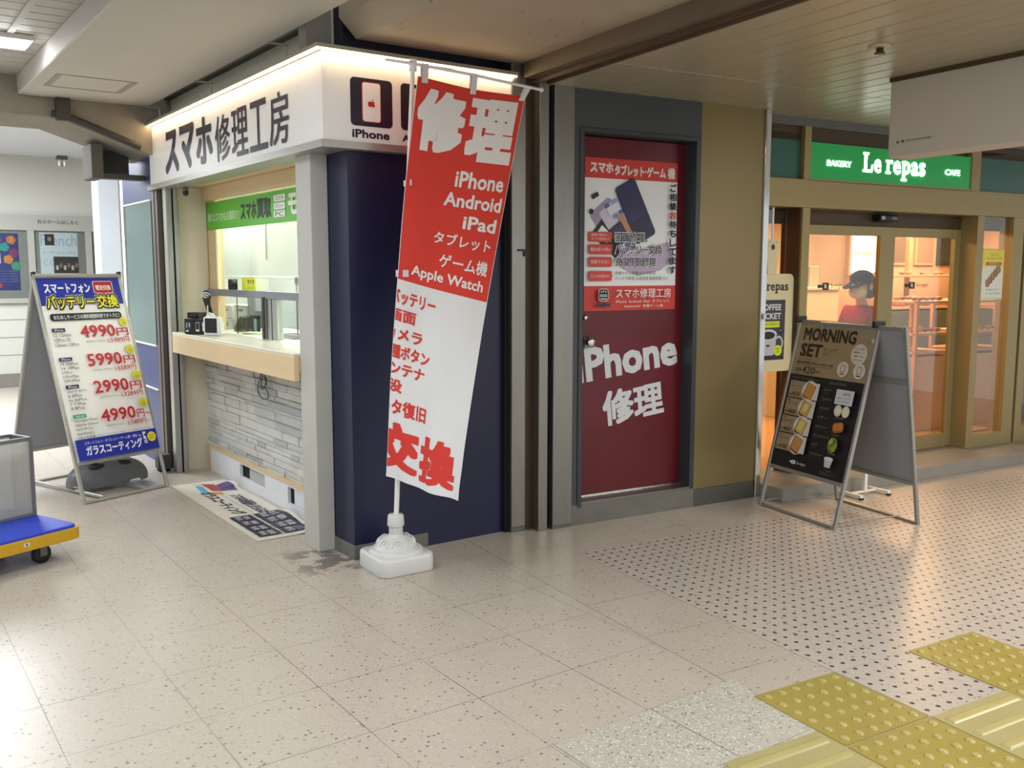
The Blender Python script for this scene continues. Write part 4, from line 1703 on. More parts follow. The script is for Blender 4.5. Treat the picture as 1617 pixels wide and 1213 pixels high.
m.lathe([(.001, -.03), (.034, -.03), (.036, -.02), (.036, .03), (.001, .03)], BLACK, 24, M=Matrix.Translation((0, 0, .0365)) @ Matrix.Rotation(R(70), 4, 'Z') @ Matrix.Rotation(PI / 2, 4, 'X') @ Matrix.Scale(1, 4))
m.build('body', t)
t = thing('shelf_carton', 'brown carton with a white label on the back shelf in the kiosk', 'box', (2.95, 6.45, .90))
m = MB()
m.box(0, .25, 0, .30, 0, .49, mat('brown_carton', '#8d6a55', 0.7), .003, 1)
m.build('carton', t)
m = MB()
m.box(-.002, 0, .1, .2, .40, .45, WHITE)
m.build('label_sticker', t)
t = thing('tool_tower', 'pale tower of drawers at the back right of the kiosk', 'drawers', (2.95, 6.05, .90))
m = MB()
m.box(0, .25, 0, .36, 0, .32, WHITE, .004, 1)
m.build('body', t)
for k in range(3):
    m = MB()
    m.box(-.006, 0, .02, .34, .02 + k * .1, .105 + k * .1, mat('drawer_face', '#c9cbc8', 0.5))
    m.build('drawer', t)

# small dark utility box at the foot of the passage wall
t = thing('utility_box', 'small dark grey box on the floor against the aluminium post', 'box', (1.80, 6.93, 0))
m = MB()
m.box(0, .092, 0, .09, 0.02, .125, mat('utility_grey', '#3d3f3f', 0.6), .004, 1)
m.build('body', t)
m = MB()
m.box(.01, .085, .005, .085, 0, .02, GAP)
m.build('foot', t)

# ------------------------------------------------------------------ red door
w = MB()
w.box(2.955, 3.768, 4.5, 4.54, 0.142, 2.205, RED_D, .002, 1)
door = struct(w, 'door_1', True)
m = MB()
# knob, rose and lock at the left edge
MK = Matrix.Translation((3.055, 4.5, 1.045)) @ Matrix.Rotation(PI / 2, 4, 'X')
m.lathe([(.034, 0), (.034, .006), (.016, .010), (.014, .03), (.027, .036), (.032, .05), (.028, .064), (.012, .070), (.001, .071)], CHROME, 28, M=MK)
m.build('door_knob', door)
m = MB()
MK = Matrix.Translation((3.05, 4.5, 1.185)) @ Matrix.Rotation(PI / 2, 4, 'X')
m.lathe([(.017, 0), (.017, .006), (.014, .012), (.001, .013)], CHROME, 20, M=MK)
m.build('lock_cylinder', door)
m = MB()
VINYL = mat('door_vinyl_film', '#631222', 0.3, 0, 0.05, 3)
DW = ink('#cfd3d8')
sh = Sheet(m, frameYZ((0, 4.4996, 0), (1, 0, 0), (0, 0, 1)))
sh.poly([(2.96, .53), (3.68, .605), (3.68, 1.07), (2.96, 1.07)], VINYL)
sh.text('iPhone', 3.0, .80, 3.74, 1.00, DW, .034, ang=6.5)
sh.text('修理', 3.19, .535, 3.64, .745, DW, .030, ang=6.5)
m.build('vinyl_lettering', door)

# phone repair poster on the red door
P0 = at2(3.036, 4.4985, 1.222)
t = thing('door_poster', 'red and white repair poster of a dismantled phone on the red door', 'poster', P0, D2)
m = MB()
POW, POH = .666, .868
PRED = mat('poster_red', '#c8392f', 0.45, 0, 0.03, 4)
PWH = mat('poster_white', '#e6eaea', 0.45, 0, 0.02, 4)
m.box(0, POW, -.0006, 0, 0, POH, PWH)
m.build('sheet', t)
m = MB()
sh = Sheet(m, frameYZ((0, -.0008, 0), (1, 0, 0), (0, 0, 1)))
sh.rect(0, .755, POW, POH, PRED)
sh.rect(0, 0, POW, .143, PRED)
PT = ink('#e3ddd8')
sh.text('スマホ', .035, .785, .195, .845, PT, .045)
sh.text('タブレット', .205, .775, .415, .838, PT, .045)
sh.disc(.425, .806, .006, PT)
sh.text('ゲーム', .435, .775, .575, .835, PT, .045)
sh.text('機', .59, .772, .645, .838, PT, .035)
# lilac shapes behind
LIL = ink('#b3a3bd')
sh.poly([(.20, .30), (.42, .36), (.60, .40), (.645, .31), (.55, .235), (.38, .20), (.25, .25)], LIL)
sh.poly([(.40, .36), (.50, .39), (.47, .30)], ink('#c4b8cc'))
# back case and board pieces
a0 = 28
sh.rotbox(.20, .47, .17, .33, a0 + 10, ink('#9e93b0'), .02)
sh.rotbox(.17, .42, .13, .22, a0 + 24, ink('#16161f'), .01)
sh.rotbox(.135, .44, .06, .09, a0 + 24, PWH, .004)
sh.rotbox(.235, .495, .15, .27, a0 + 10, ink('#c9c3d4'), .015)
for px_, py_ in ((.15, .60), (.20, .625), (.235, .64), (.17, .57), (.26, .60), (.27, .55), (.285, .50), (.21, .545), (.25, .57), (.30, .46), (.315, .42), (.30, .385), (.33, .41)):
    sh.rotbox(px_, py_, .034, .026, a0, ink(random.choice(('#4d6b9e', '#6f8fc0', '#8da6d0'))), .004)
sh.rotbox(.195, .585, .09, .05, a0, ink('#d9dbe3'), .006)
sh.rotbox(.27, .505, .045, .12, a0 + 8, ink('#b98a68'), .006)
sh.rotbox(.235, .44, .105, .12, a0 + 8, ink('#231f3a'), .006)
sh.rotbox(.24, .44, .08, .095, a0 + 8, ink('#3a3257'), .004)
sh.rotbox(.305, .475, .025, .03, a0, ink('#c98a3a'), .003)
sh.rotbox(.065, .655, .05, .025, a0, ink('#26262c'), .006)
sh.disc(.04, .565, .015, ink('#18181c'))
sh.rotbox(.345, .37, .02, .035, 20, ink('#3e4250'), .004)
# big handset
sh.rotbox(.352, .575, .155, .36, a0, ink('#15151c'), .022)
sh.rotbox(.352, .575, .146, .35, a0, ink('#332f58'), .018)
sh.rotbox(.40, .475, .146, .13, a0, ink('#262240'), .018)
# red captions with black lines
for i, (cap, big) in enumerate((('画面が割れた', '画面修理、'), ('電池の減りが早い', 'バッテリー交換'), ('充電できない', '充電不良修理'), ('こんなお悩みも！', ''))):
    yy = .395 - i * .071
    if i == 3:
        yy = .172
    sh.rr(.022, yy, .182, yy + .057, .008, PRED)
    sh.poly([(.182, yy + .022), (.192, yy + .0285), (.182, yy + .035)], PRED)
    if i == 0:
        sh.text(cap, .04, yy + .032, .15, yy + .048, PT, .02)
        sh.text('タッチ出来ない', .04, yy + .010, .165, yy + .026, PT, .02)
    else:
        sh.text(cap, .035, yy + .018, .17, yy + .039, PT, .02)
    if big:
        wd = (.235, .345, .30)[i]
        for bo, mm, g_ in ((.035, PWH, .004), (.018, ink('#1c1a22'), 0)):
            sh.text(big, .205 - g_, yy + .002 - g_, .205 + wd + g_, yy + .058 + g_, mm, bo)
sh.text('各種ボタン修理 カメラ修理', .205, .208, .50, .228, ink('#58555e'), .006)
sh.text('アンテナ修理 水没修理 基板修理 など', .205, .176, .60, .197, ink('#58555e'), .006)
vt = 'ご相談お待ちしてます'
sh.vtext(vt, .597, .205, .648, .742, [PRED if c_ == 'お' else ink('#16151a') for c_ in vt], .035, .16)
# badge
BK = ink('#1b2230')
sh.rr(.085, .055, .155, .128, .02, PWH)
sh.rr(.088, .058, .152, .125, .018, BK)
sh.text('最高級', .095, .080, .145, .096, PWH, .02)
sh.rect(.098, .066, .142, .071, PWH)
for k in range(3):
    sh.disc(.106 + k * .014, .110 + (.004 if k == 1 else 0), .0045, PWH, n=5)
for sg in (-1, 1):
    for k in range(6):
        aa = -100 + k * 22
        sh.rotbox(.12 + sg * .058 * math.cos(R(aa)) * (1 if k else .9), .072 + .046 * math.sin(R(aa)), .014, .006, (aa + 90) * sg, BK, .003)
sh.poly([(.075, .022), (.12, .034), (.165, .022), (.165, .038), (.12, .05), (.075, .038)], BK)
sh.text('スマホ修理工房', .205, .072, .61, .128, PT, .012)
sh.text('iPhone  Android  iPad  タブレット', .205, .043, .60, .063, PT, .006)
sh.text('Applewatch  各種ゲーム機', .262, .014, .55, .034, PT, .006)
m.build('poster_print', t)

# ------------------------------------------------------------------ green lit bakery sign
t = thing('bakery_sign', 'green bakery sign with white glowing lettering above the glass doors', 'sign', at2(4.80, 4.50, 2.05), D2)
m = MB()
GRN = mat('sign_green_acrylic', '#1f9a4c', 0.22, 0, 0.04, 2, emit=0.10)
m.box(0, 1.665, -.01, .05, .004, .238, GRN)
spanel = m.build('sign_panel', t)
m = MB()
m.box(-.005, 1.67, -.02, .05, -.012, .004, GOLD_L)
m.box(1.665, 1.68, -.02, .05, -.012, .24, GOLD_L)
m.build('frame_edge', t)
m = MB()
GLOW = emis('sign_letter_white', '#f2fff4', 5.0)
sh = Sheet(m, frameYZ((0, -.0106, 0), (1, 0, 0), (0, 0, 1)))
serif_logo(sh, .50, .072, .132, GLOW, .05)
m.build('lettering', spanel)
m = MB()
sh.mb = m
sh.text('BAKERY', .155, .095, .385, .132, GLOW, .0)
m.build('lettering', spanel)
m = MB()
sh.mb = m
sh.text('CAFE', 1.37, .095, 1.535, .135, GLOW, .0)
m.build('lettering', spanel)

t = thing('door_sensor', 'black automatic door sensor box above the glass doors', 'sensor', at2(5.66, 4.56, 1.80), D2)
m = MB()
m.box(-.09, .10, -.02, .055, 0, .05, BLACK, .012, 3)
m.build('body', t)
m = MB()
m.box(.02, .08, -.024, -.018, .012, .036, mat('sensor_lens', '#5c6a78', 0.1, 0.3), .004, 2)
m.build('lens', t)
m = MB()
m.box(-.082, -.05, -.023, -.018, .012, .036, mat('sensor_label', '#a8aaa8', 0.4))
m.build('label_plate', t)

t = thing('glass_poster', 'yellow and white twisted doughnut poster on the fixed pane beside the bakery doors', 'poster', at2(6.694, 4.506, 1.235), D2)
m = MB()
m.box(0, .26, -.0012, 0, 0, .388, ink('#dfe2d8'))
m.build('sheet', t)
m = MB()
sh = Sheet(m, frameYZ((0, -.0014, 0), (1, 0, 0), (0, 0, 1)))
sh.rect(0, .25, .26, .388, ink('#e6d64a'))
sh.rect(0, .38, .26, .388, ink('#b9c98a'))
sh.rect(0, 0, .26, .012, ink('#c9d49a'))
sh.text('くるくる', .085, .335, .18, .352, ink('#8a6a1c'), .02)
sh.text('ツイストドーナツ', .045, .303, .225, .324, ink('#8a6a1c'), .015)
sh.rect(.04, .262, .23, .285, ink('#a4552a'))
sh.text('期間限定', .07, .267, .20, .280, ink('#ecd9a0'), .01)
for k in range(5):
    sh.rotbox(.07 + k * .031, .125 + k * .026, .052, .058, 10, ink(('#9a6a3f', '#8a5a33')[k % 2]), .02)
    sh.rotbox(.062 + k * .031, .132 + k * .026, .012, .05, 18, ink('#b98c5c'), .005)
sh.text('ツイストドーナツ', .05, .068, .215, .084, ink('#4e5a6a'), .01)
sh.text('プレーン 150円', .05, .04, .12, .052, ink('#4e5a6a'), 0)
sh.text('シナモン 160円', .14, .04, .22, .052, ink('#4e5a6a'), 0)
m.build('poster_print', t)

# ------------------------------------------------------------------ bakery interior
area('bakery_ceiling_lamp', at2(5.7, 5.7, 2.03), 1.2, 0.8, 34, WARM, (0, 0, D2))
area('bakery_ceiling_lamp', at2(7.6, 5.9, 2.03), 1.2, 0.8, 42, WARM, (0, 0, D2))
area('bakery_ceiling_lamp', at2(9.2, 6.6, 2.03), 1.2, 0.8, 34, WARM, (0, 0, D2))
WOODP = mat('peach_wood', '#c99a73', 0.45, 0, 0.08, 4, 0, (1, 1, 8))
CREAMW = mat('cream_laminate', '#d9cfae', 0.4, 0, 0.03)
BREADS = [mat('bread_crust_%s' % n, h, 0.6, 0, 0.2, 18, 0.2) for n, h in (('gold', '#b06c2c'), ('brown', '#8e4f22'), ('pale', '#c98d4c'))]


def thing2(name, label, cat, x, y, z, rz=0.0, group=None):
    return thing(name, label, cat, at2(x, y, z), D2 + rz, group)


t = thing2('sales_counter', 'cream sales counter at the left inside the bakery', 'counter', 6.45, 6.2, .088)
m = MB()
m.box(0, .62, 0, .5, 0, 1.19, CREAMW, .006, 2)
m.build('body', t)
m = MB()
m.box(-.02, .64, -.02, .52, 1.19, 1.22, CREAMW, .004, 1)
m.build('top', t)
t = thing2('payment_machine', 'grey twin-panel payment machine on the cream sales counter', 'machine', 6.62, 6.3, 1.308)
for k in range(2):
    m = MB()
    m.box(k * .16, k * .16 + .13, 0, .06, 0, .19, mat('machine_grey', '#a09c90', 0.4), .005, 1)
    m.build('panel', t)
t = thing2('order_cabinet', 'peach wooden cabinet beside the cream sales counter', 'cabinet', 7.10, 6.3, .088)
m = MB()
m.box(0, .45, 0, .5, 0, 1.22, WOODP, .006, 2)
m.build('body', t)
t = thing2('wall_light_box', 'glowing warm white sign box on the bakery back wall behind the worker', 'light box', 8.02, 6.9, 1.42)
m = MB()
m.box(0, .40, .03, .07, 0, .48, WOODP)
m.build('back_box', t)
m = MB()
m.box(.01, .39, 0, .03, .01, .47, emis('light_box_face', '#ffd9a0', 3.2), .004, 1)
m.build('lit_face', t)
m = MB()
sh = Sheet(m, frameYZ((0, -.001, 0), (1, 0, 0), (0, 0, 1)))
serif_logo(sh, .06, .20, .055, ink('#8a5a28'), .02)
m.build('lettering', t)
t = thing2('partition_panel', 'pale beige partition wall behind the sales counter', 'partition', 5.2, 7.4, .088)
m = MB()
m.box(0, 3.4, 0, .06, 0, 1.95, mat('pale_partition', '#d8c7a6', 0.5))
m.build('panel', t)


def loaf(b, x, y, z, s, k):
    kind = k % 3
    if kind == 0:
        b.ball((x, y, z + s * .52), s, s * .8, s * .5, BREADS[k % 3], 12, 8)
    elif kind == 1:
        b.ball((x, y, z + s * .47), s * 1.12, s * .62, s * .45, BREADS[k % 3], 12, 8)
    else:
        b.ball((x - s * .4, y, z + s * .50), s * .7, s * .7, s * .48, BREADS[k % 3], 10, 6)
        b.ball((x + s * .4, y, z + s * .50), s * .7, s * .7, s * .48, BREADS[k % 3], 10, 6)


def rack(x0, x1, y0, y1, label, bays):
    t = thing2('bread_rack', label, 'shelf', x0, y0, .088)
    L, Dp = x1 - x0, y1 - y0
    m = MB()
    m.box(.02, L - .02, 0, Dp, 0, .64, WOODP, .004, 1)
    m.build('base_cabinet', t)
    for xx in (0, L - .03):
        for yy in (0, Dp - .03):
            m = MB()
            m.box(xx, xx + .03, yy, yy + .03, 0, 1.12, WOODP)
            m.build('post', t)
    for zz in (.66, .82, 1.09):
        m = MB()
        m.box(0, L, 0, Dp, zz, zz + .022, WOODP, .003, 1)
        m.build('shelf', t)
    return t


rack(6.88, 7.36, 5.2, 5.62, 'peach wooden bread rack seen through the right sliding door', 2)
rack(7.62, 8.20, 5.2, 5.62, 'peach wooden bread rack seen through the right fixed pane', 2)
# breads: every loaf is its own thing
protos = []
names = (('round', 'golden round bun'), ('long', 'brown oblong roll'), ('twin', 'pale two-lobed bread'))
places = []
for (x0, x1, tag_) in ((6.93, 7.33, 'left rack'), (7.68, 8.15, 'right rack')):
    for zz, lv in ((.088 + .842, 'middle shelf'), (.088 + 1.112, 'top shelf')):
        for i in range(5):
            for j in range(2):
                places.append((x0 + (x1 - x0) * (i + .5) / 5, 5.30 + j * .18, zz, tag_, lv))
for k in range(3):
    mb = MB()
    loaf(mb, 0, 0, 0, .0365, k)
    protos.append((mb, None))
grp = {}
src = [None, None, None]
for n, (px_, py_, pz_, tg, lv) in enumerate(places):
    k = n % 3
    lab = '%s on the %s of the bakery %s' % (names[k][1], lv, tg)
    g_ = '%ss on the %s of the %s' % (names[k][1], lv, tg)
    if src[k] is None:
        o = protos[k][0].build('bread')
        src[k] = o
    else:
        o = src[k].copy()
        COL.objects.link(o)
    o.location = at2(px_, py_, pz_)
    o.rotation_euler = (0, 0, D2 + random.uniform(-.3, .3))
    tag(o, lab, 'bread', g_)
# back shelf heaped with bread
t = thing2('wall_shelf', 'long back shelf unit with warm-lit bread along the bakery wall', 'shelf', 8.0, 6.5, .088)
m = MB()
m.box(0, 1.9, 0, .45, 0, .95, mat('shelf_dark_green', '#4d5648', 0.5), .004, 1)
m.build('base_cabinet', t)
for zz in (.97, 1.30):
    m = MB()
    m.box(0, 1.9, 0, .45, zz, zz + .025, WOODP, .003, 1)
    m.build('shelf', t)
for xx in (0, .95, 1.87):
    m = MB()
    m.box(xx, xx + .03, .40, .45, .95, 1.75, WOODP)
    m.build('post', t)
for n in range(28):
    lvl = n % 2
    o = src[n % 3].copy()
    COL.objects.link(o)
    o.location = at2(8.08 + (n // 2) * .132, 6.58 + random.uniform(0, .16), .088 + (1.325 if lvl else .995))
    o.rotation_euler = (0, 0, D2 + random.uniform(-.3, .3))
    o.scale = (1.0,) * 3
    tag(o, '%s on the %s shelf along the bakery back wall' % (names[n % 3][1], 'upper' if lvl else 'lower'), 'bread', '%ss on the %s back shelf' % (names[n % 3][1], 'upper' if lvl else 'lower'))
t = thing2('jar_rack', 'black rack with pale labels at the right inside the bakery', 'rack', 8.25, 5.1, .088)
m = MB()
m.box(0, .16, 0, .3, 0, 1.42, BLACK, .004, 1)
m.build('body', t)
for k in range(7):
    m = MB()
    m.box(.01, .13, -.004, 0, 1.0 + k * .055, 1.015 + k * .055, ink('#8f8f88'))
    m.build('label_strip', t)
for k, (xx, hh) in enumerate(((9.05, .42), (9.45, .42), (9.85, .40))):
    lab = ('left framed menu picture on the bakery back wall', 'middle framed menu picture on the bakery back wall', 'black menu board on the bakery back wall beside two pictures')[k]
    t = thing2('framed_picture', lab, 'picture', xx, 7.2, 1.52)
    m = MB()
    m.box(0, .34, 0, .03, 0, hh, WOODP if k < 2 else BLACK, .004, 1)
    m.build('frame', t)
    m = MB()
    m.box(.03, .31, -.002, 0, .03, hh - .03, ink(('#6b5a48', '#8b7660', '#26302c')[k]))
    m.build('picture_sheet', t)
t = thing2('picture_wall', 'brown partition carrying the framed menu pictures', 'partition', 8.6, 7.23, .088)
m = MB()
m.box(0, 1.8, 0, .05, 0, 1.95, BW)
m.build('panel', t)
for k, (xx, yy) in enumerate(((8.6, 5.8), (9.35, 5.6))):
    t = thing2('downlight', ('left' if k == 0 else 'right') + ' round downlight glowing in the bakery ceiling behind the right pane', 'ceiling light', xx, yy, 2.045)
    m = MB()
    m.lathe([(.06, .015), (.06, .0), (.045, 0)], WHITE, 20)
    m.build('ring', t)
    m = MB()
    m.lathe([(.045, .004), (.001, .004)], emis('downlight_glow', '#ffd9a8', 8), 20)
    m.build('lens', t)
t = thing2('ceiling_speaker', 'small dark ceiling fixture between the bakery downlights', 'ceiling fixture', 8.95, 5.7, 2.0)
m = MB()
m.lathe([(.03, .06), (.06, .05), (.055, .02), (.02, 0), (.001, 0)], BROWN, 18)
m.build('body', t)
t = thing2('door_mat', 'dark door mat on the bakery floor behind the right pane', 'mat', 7.15, 4.72, .088)
m = MB()
m.box(0, .4, 0, .22, 0, .012, mat('mat_fibre', '#3a302a', 0.9, 0, 0.2, 40), .003, 1)
m.build('mat', t)
t = thing2('floor_mat', 'dark brown mat on the bakery floor behind the menu board', 'mat', 6.9, 5.6, .088)
m = MB()
m.box(0, .35, 0, .25, 0, .008, mat('mat_fibre', '#3a302a'), .003, 1)
m.build('mat', t)

# ------------------------------------------------------------------ person in the bakery
def skin_mesh(nodes, edges, m, name, parent, sub=2):
    """nodes {name: (x,y,z,r)}; the first node is the root"""
    me = bpy.data.meshes.new(name)
    keys = list(nodes)
    me.from_pydata([nodes[k][:3] for k in keys], [(keys.index(a), keys.index(b)) for a, b in edges], [])
    o = bpy.data.objects.new(name, me)
    COL.objects.link(o)
    md = o.modifiers.new('skin', 'SKIN')
    md.use_smooth_shade = True
    for i, k in enumerate(keys):
        v = me.skin_vertices[0].data[i]
        r_ = nodes[k][3]
        v.radius = r_ if isinstance(r_, tuple) else (r_, r_)
        v.use_root = (i == 0)
    sb = o.modifiers.new('sub', 'SUBSURF')
    sb.levels = sb.render_levels = sub
    dg = bpy.context.evaluated_depsgraph_get()
    nm = bpy.data.meshes.new_from_object(o.evaluated_get(dg))
    bpy.data.objects.remove(o)
    for p in nm.polygons:
        p.use_smooth = True
    nm.materials.clear()
    nm.materials.append(m)
    r_ = bpy.data.objects.new(name, nm)
    COL.objects.link(r_)
    r_.parent = parent
    return r_


SKIN = mat('skin', '#d9a98a', 0.5, 0, 0.04)
# local: the person faces -x; height 1.38
t = thing2('person', 'bakery worker in a navy cap, glasses, white mask and dark red shirt facing left', 'person', 6.02, 5.05, .088)
body = {'pelvis': (0, 0, .70, (.105, .085)), 'waist': (-.005, 0, .82, (.10, .075)), 'chest': (-.005, 0, .98, (.12, .085)), 'neck0': (.0, 0, 1.09, (.055, .05)), 'neck': (-.01, 0, 1.145, .038), 'head0': (-.025, 0, 1.185, (.05, .052)),
        'head': (-.02, 0, 1.25, (.068, .082)), 'crown': (-.012, 0, 1.31, (.05, .058)),
        'shL': (0, .13, 1.05, .05), 'elL': (-.03, .17, .86, .038), 'wrL': (-.20, .13, .84, .026), 'haL': (-.26, .12, .85, .022),
        'shR': (0, -.13, 1.05, .05), 'elR': (-.03, -.17, .86, .038), 'wrR': (-.20, -.13, .84, .026), 'haR': (-.26, -.12, .85, .022),
        'hipL': (0, .07, .64, .075), 'knL': (-.01, .075, .37, .05), 'anL': (.02, .075, .07, .032), 'toL': (-.11, .085, .03, .028),
        'hipR': (0, -.07, .64, .075), 'knR': (-.01, -.075, .37, .05), 'anR': (.02, -.075, .07, .032), 'toR': (-.11, -.085, .03, .028)}
fing = []
for sd, sy in (('L', 1), ('R', -1)):
    hx, hy, hz = body['ha' + sd][:3]
    for i, (dy, ln) in enumerate(((-.018, .05), (-.006, .057), (.006, .054), (.017, .044))):
        a_, b_ = 'f%s%da' % (sd, i), 'f%s%db' % (sd, i)
        body[a_] = (hx - .03, hy + dy, hz + .002, .0085)
        body[b_] = (hx - .03 - ln, hy + dy * 1.2, hz - .018, .007)
        fing += [('ha' + sd, a_), (a_, b_)]
    body['t%sa' % sd] = (hx + .005, hy - sy * .028, hz + .0, .009)
    body['t%sb' % sd] = (hx - .03, hy - sy * .042, hz - .01, .0075)
    fing += [('ha' + sd, 't%sa' % sd), ('t%sa' % sd, 't%sb' % sd)]
ed = [('pelvis', 'waist'), ('waist', 'chest'), ('chest', 'neck0'), ('neck0', 'neck'), ('neck', 'head0'), ('head0', 'head'), ('head', 'crown')]
for s_ in 'LR':
    ed += [('chest', 'sh' + s_), ('sh' + s_, 'el' + s_), ('el' + s_, 'wr' + s_), ('wr' + s_, 'ha' + s_), ('pelvis', 'hip' + s_), ('hip' + s_, 'kn' + s_), ('kn' + s_, 'an' + s_), ('an' + s_, 'to' + s_)]
skin_mesh(body, ed + fing, SKIN, 'body', t)


def grow(keys, d, extra=None):
    out = {}
    for k in keys:
        x_, y_, z_, r_ = body[k]
        out[k] = (x_, y_, z_, tuple(q + d for q in r_) if isinstance(r_, tuple) else r_ + d)
    if extra:
        out.update(extra)
    return out


sk = ['chest', 'waist', 'neck0', 'shL', 'shR', 'elL', 'elR']
n_ = grow(sk, .014)
n_['pel'] = (0, 0, .70, (.122, .10))
n_['neck0'] = (0, 0, 1.085, (.066, .062))
skin_mesh(n_, [('chest', 'waist'), ('waist', 'pel'), ('chest', 'neck0'), ('chest', 'shL'), ('chest', 'shR'), ('shL', 'elL'), ('shR', 'elR')], mat('shirt_dark_red', '#860f1c', 0.9, 0, 0.08, spec=0.08), 'shirt', t)
tk = grow(['pelvis', 'hipL', 'hipR', 'knL', 'knR', 'anL', 'anR'], .012)
skin_mesh(tk, [('pelvis', 'hipL'), ('pelvis', 'hipR'), ('hipL', 'knL'), ('hipR', 'knR'), ('knL', 'anL'), ('knR', 'anR')], mat('trousers_black', '#19191c', 0.8), 'trousers', t)
for sy in (1, -1):
    m = MB()
    m.ball((-.035, .08 * sy, .032), .105, .043, .036, BLACK, 16, 8)
    m.build('shoe', t)
m = MB()
# face: nose, eye, ear, mouth under the mask
m.ball((-.105, 0, 1.245), .018, .012, .02, SKIN, 10, 8)
for sy in (1, -1):
    m.ball((.0, .080 * sy, 1.245), .016, .012, .028, SKIN, 10, 8)
m.build('face_features', t)
m = MB()
for sy in (1, -1):
    m.ball((-.083, .032 * sy, 1.262), .009, .011, .007, ink('#e8e4de'), 10, 6)
    m.ball((-.090, .032 * sy, 1.262), .004, .005, .005, ink('#1b1410'), 8, 6)
m.build('eyes', t)
m = MB()
m.ball((-.055, 0, 1.20), .072, .066, .052, mat('mask_white', '#e4ded8', 0.8), 20, 12)
m.build('face_mask', t)
m = MB()
for sy in (1, -1):
    m.tube([(-.098 + .0 * k, .034 * sy + .024 * math.cos(2 * PI * k / 14), 1.262 + .020 * math.sin(2 * PI * k / 14)) for k in range(14)], .003, BLACK, 6, closed=True)
    m.tube([(-.096, .058 * sy, 1.265), (0, .086 * sy, 1.262)], .003, BLACK, 6)
m.build('glasses', t)
HAIR = mat('hair_black', '#1d1613', 0.7, 0, 0.2, 40, spec=0.2)
m = MB()
m.ball((.035, 0, 1.26), .07, .082, .075, HAIR, 20, 12)
m.ball((.075, 0, 1.20), .05, .06, .05, HAIR, 16, 10)
m.build('hair', t)
CAPM = mat('cap_navy', '#18143a', 0.9, 0, 0.06, spec=0.08)
m = MB()
prof = [(.098 * math.cos(R(a_)), .072 * math.sin(R(a_))) for a_ in range(0, 91, 10)]
prof[-1] = (.001, .072)
m.lathe([(.098, -.028)] + prof, CAPM, 32, (-.008, 0, 1.302), sx=1.0, sy=.92)
cap = m.build('cap', t)
m = MB()
br = []
for k in range(17):
    a_ = R(110 + 140 * k / 16)
    br.append((-.03 + .145 * math.cos(a_) - .02, .078 * math.sin(a_)))
MBR = Matrix.Translation((-.01, 0, 1.283)) @ Matrix.Rotation(R(-16), 4, 'Y')
m.prism(br + [(-.03, -.075), (-.03, .075)], -.003, .003, CAPM, M=MBR)
m.build('cap_brim', cap)
m = MB()
m.box(-.11, -.095, -.1, .1, .45, .95, mat('apron_black', '#17171a', 0.85), .006, 2)
m.box(.098, .128, -.06, .06, .80, 1.02, mat('apron_black', '#17171a'), .01, 2)
m.build('apron', t)

# ------------------------------------------------------------------ morning set board (A-frame)
A_, B_ = Vector(at2(4.189, 4.241)), Vector(at2(4.124, 3.581))
ang = math.atan2(B_.y - A_.y, B_.x - A_.x)
t = thing('menu_board', 'wood-look and black A-frame breakfast menu board in front of the bakery', 'signboard', A_, ang)
WB = (B_ - A_).length
AF2 = mat('board_frame_grey', '#9b9a95', 0.38, 0.5, 0.06, 6)
NTW = NT('menu_wood_print', 0.4)
mpv = NTW.mapping((1.2, 1.2, 9))
g1 = NTW.noise(3, 5, mpv)
g2 = NTW.noise(14, 3, mpv)
cw = NTW.mix(g1, lin('#8f7d60'), lin('#a89572'))
cw = NTW.mix(NTW.math('MULTIPLY', g2, .35), cw, lin('#7c6a4e'))
WPR = NTW.out(cw)
MEN = ink('#17161a')
MF, MRr, Lf, front = aframe(t, WB, 1.155, .275, AF2, mat('menu_panel', '#8d7350', 0.5), w=.022, f0=.27, skew=.10)
m = MB(MRr)
m.box(.022, WB - .022, .27, Lf - .02, -.012, -.006, mat('board_back_grey_pale', '#8c9095', 0.5, 0, 0.04))
m.build('rear_panel', t)
m = MB(MRr)
m.box(.022, WB - .022, Lf * .72, Lf * .72 + .03, -.02, -.005, AF2)
m.build('rear_rail', t)
for xx in (.012, WB - .012):
    m = MB()
    m.box(xx - .014, xx + .014, .235, .315, 1.135, 1.175, BLACK, .006, 2)
    m.build('hinge', t)
m = MB()
m.box(WB - .02, WB - .012, .05, .50, .028, .034, AF2)
m.build('spreader', t)
m = MB()
m.box(.012, .02, .05, .52, .028, .034, AF2)
m.build('spreader', t)
m = MB()
m.ball((WB - .03, .27, 1.06), .014, .03, .02, mat('cloth_grey', '#9a9b9e', 0.8), 12, 8)
m.build('hinge_strap', t)
m = MB(MF)
sh = Sheet(m, z0=-.0055)
x0, x1, yb, yt = .024, WB - .024, .272, Lf - .004
PW_, PH_ = x1 - x0, yt - yb
sh.rect(x0, Y(.37), x1, yt, WPR)
sh.rect(x0, yb, x1, Y(.37), MEN)
BRN = ink('#2d1e16')
sh.text('MORNING', X(.07), Y(.135), X(.78), Y(.048), BRN, .034)
sh.text('SET', X(.07), Y(.245), X(.37), Y(.155), BRN, .034)
sh.text('モーニング', X(.39), Y(.195), X(.57), Y(.172), BRN, .0)
sh.text('セット', X(.39), Y(.228), X(.47), Y(.205), BRN, .0)
sh.line(X(.06), Y(.262), X(.36), Y(.262), .0015, BRN)
sh.text('販売時間:OPEN~AM11:00', X(.06), Y(.298), X(.56), Y(.274), BRN, .006)
sh.line(X(.06), Y(.305), X(.56), Y(.305), .0015, BRN)
sh.text('お得', X(.06), Y(.352), X(.10), Y(.322), BRN, .01)
sh.text('¥', X(.11), Y(.352), X(.145), Y(.322), BRN, .006)
sh.text('420~', X(.155), Y(.356), X(.41), Y(.312), BRN, .006)
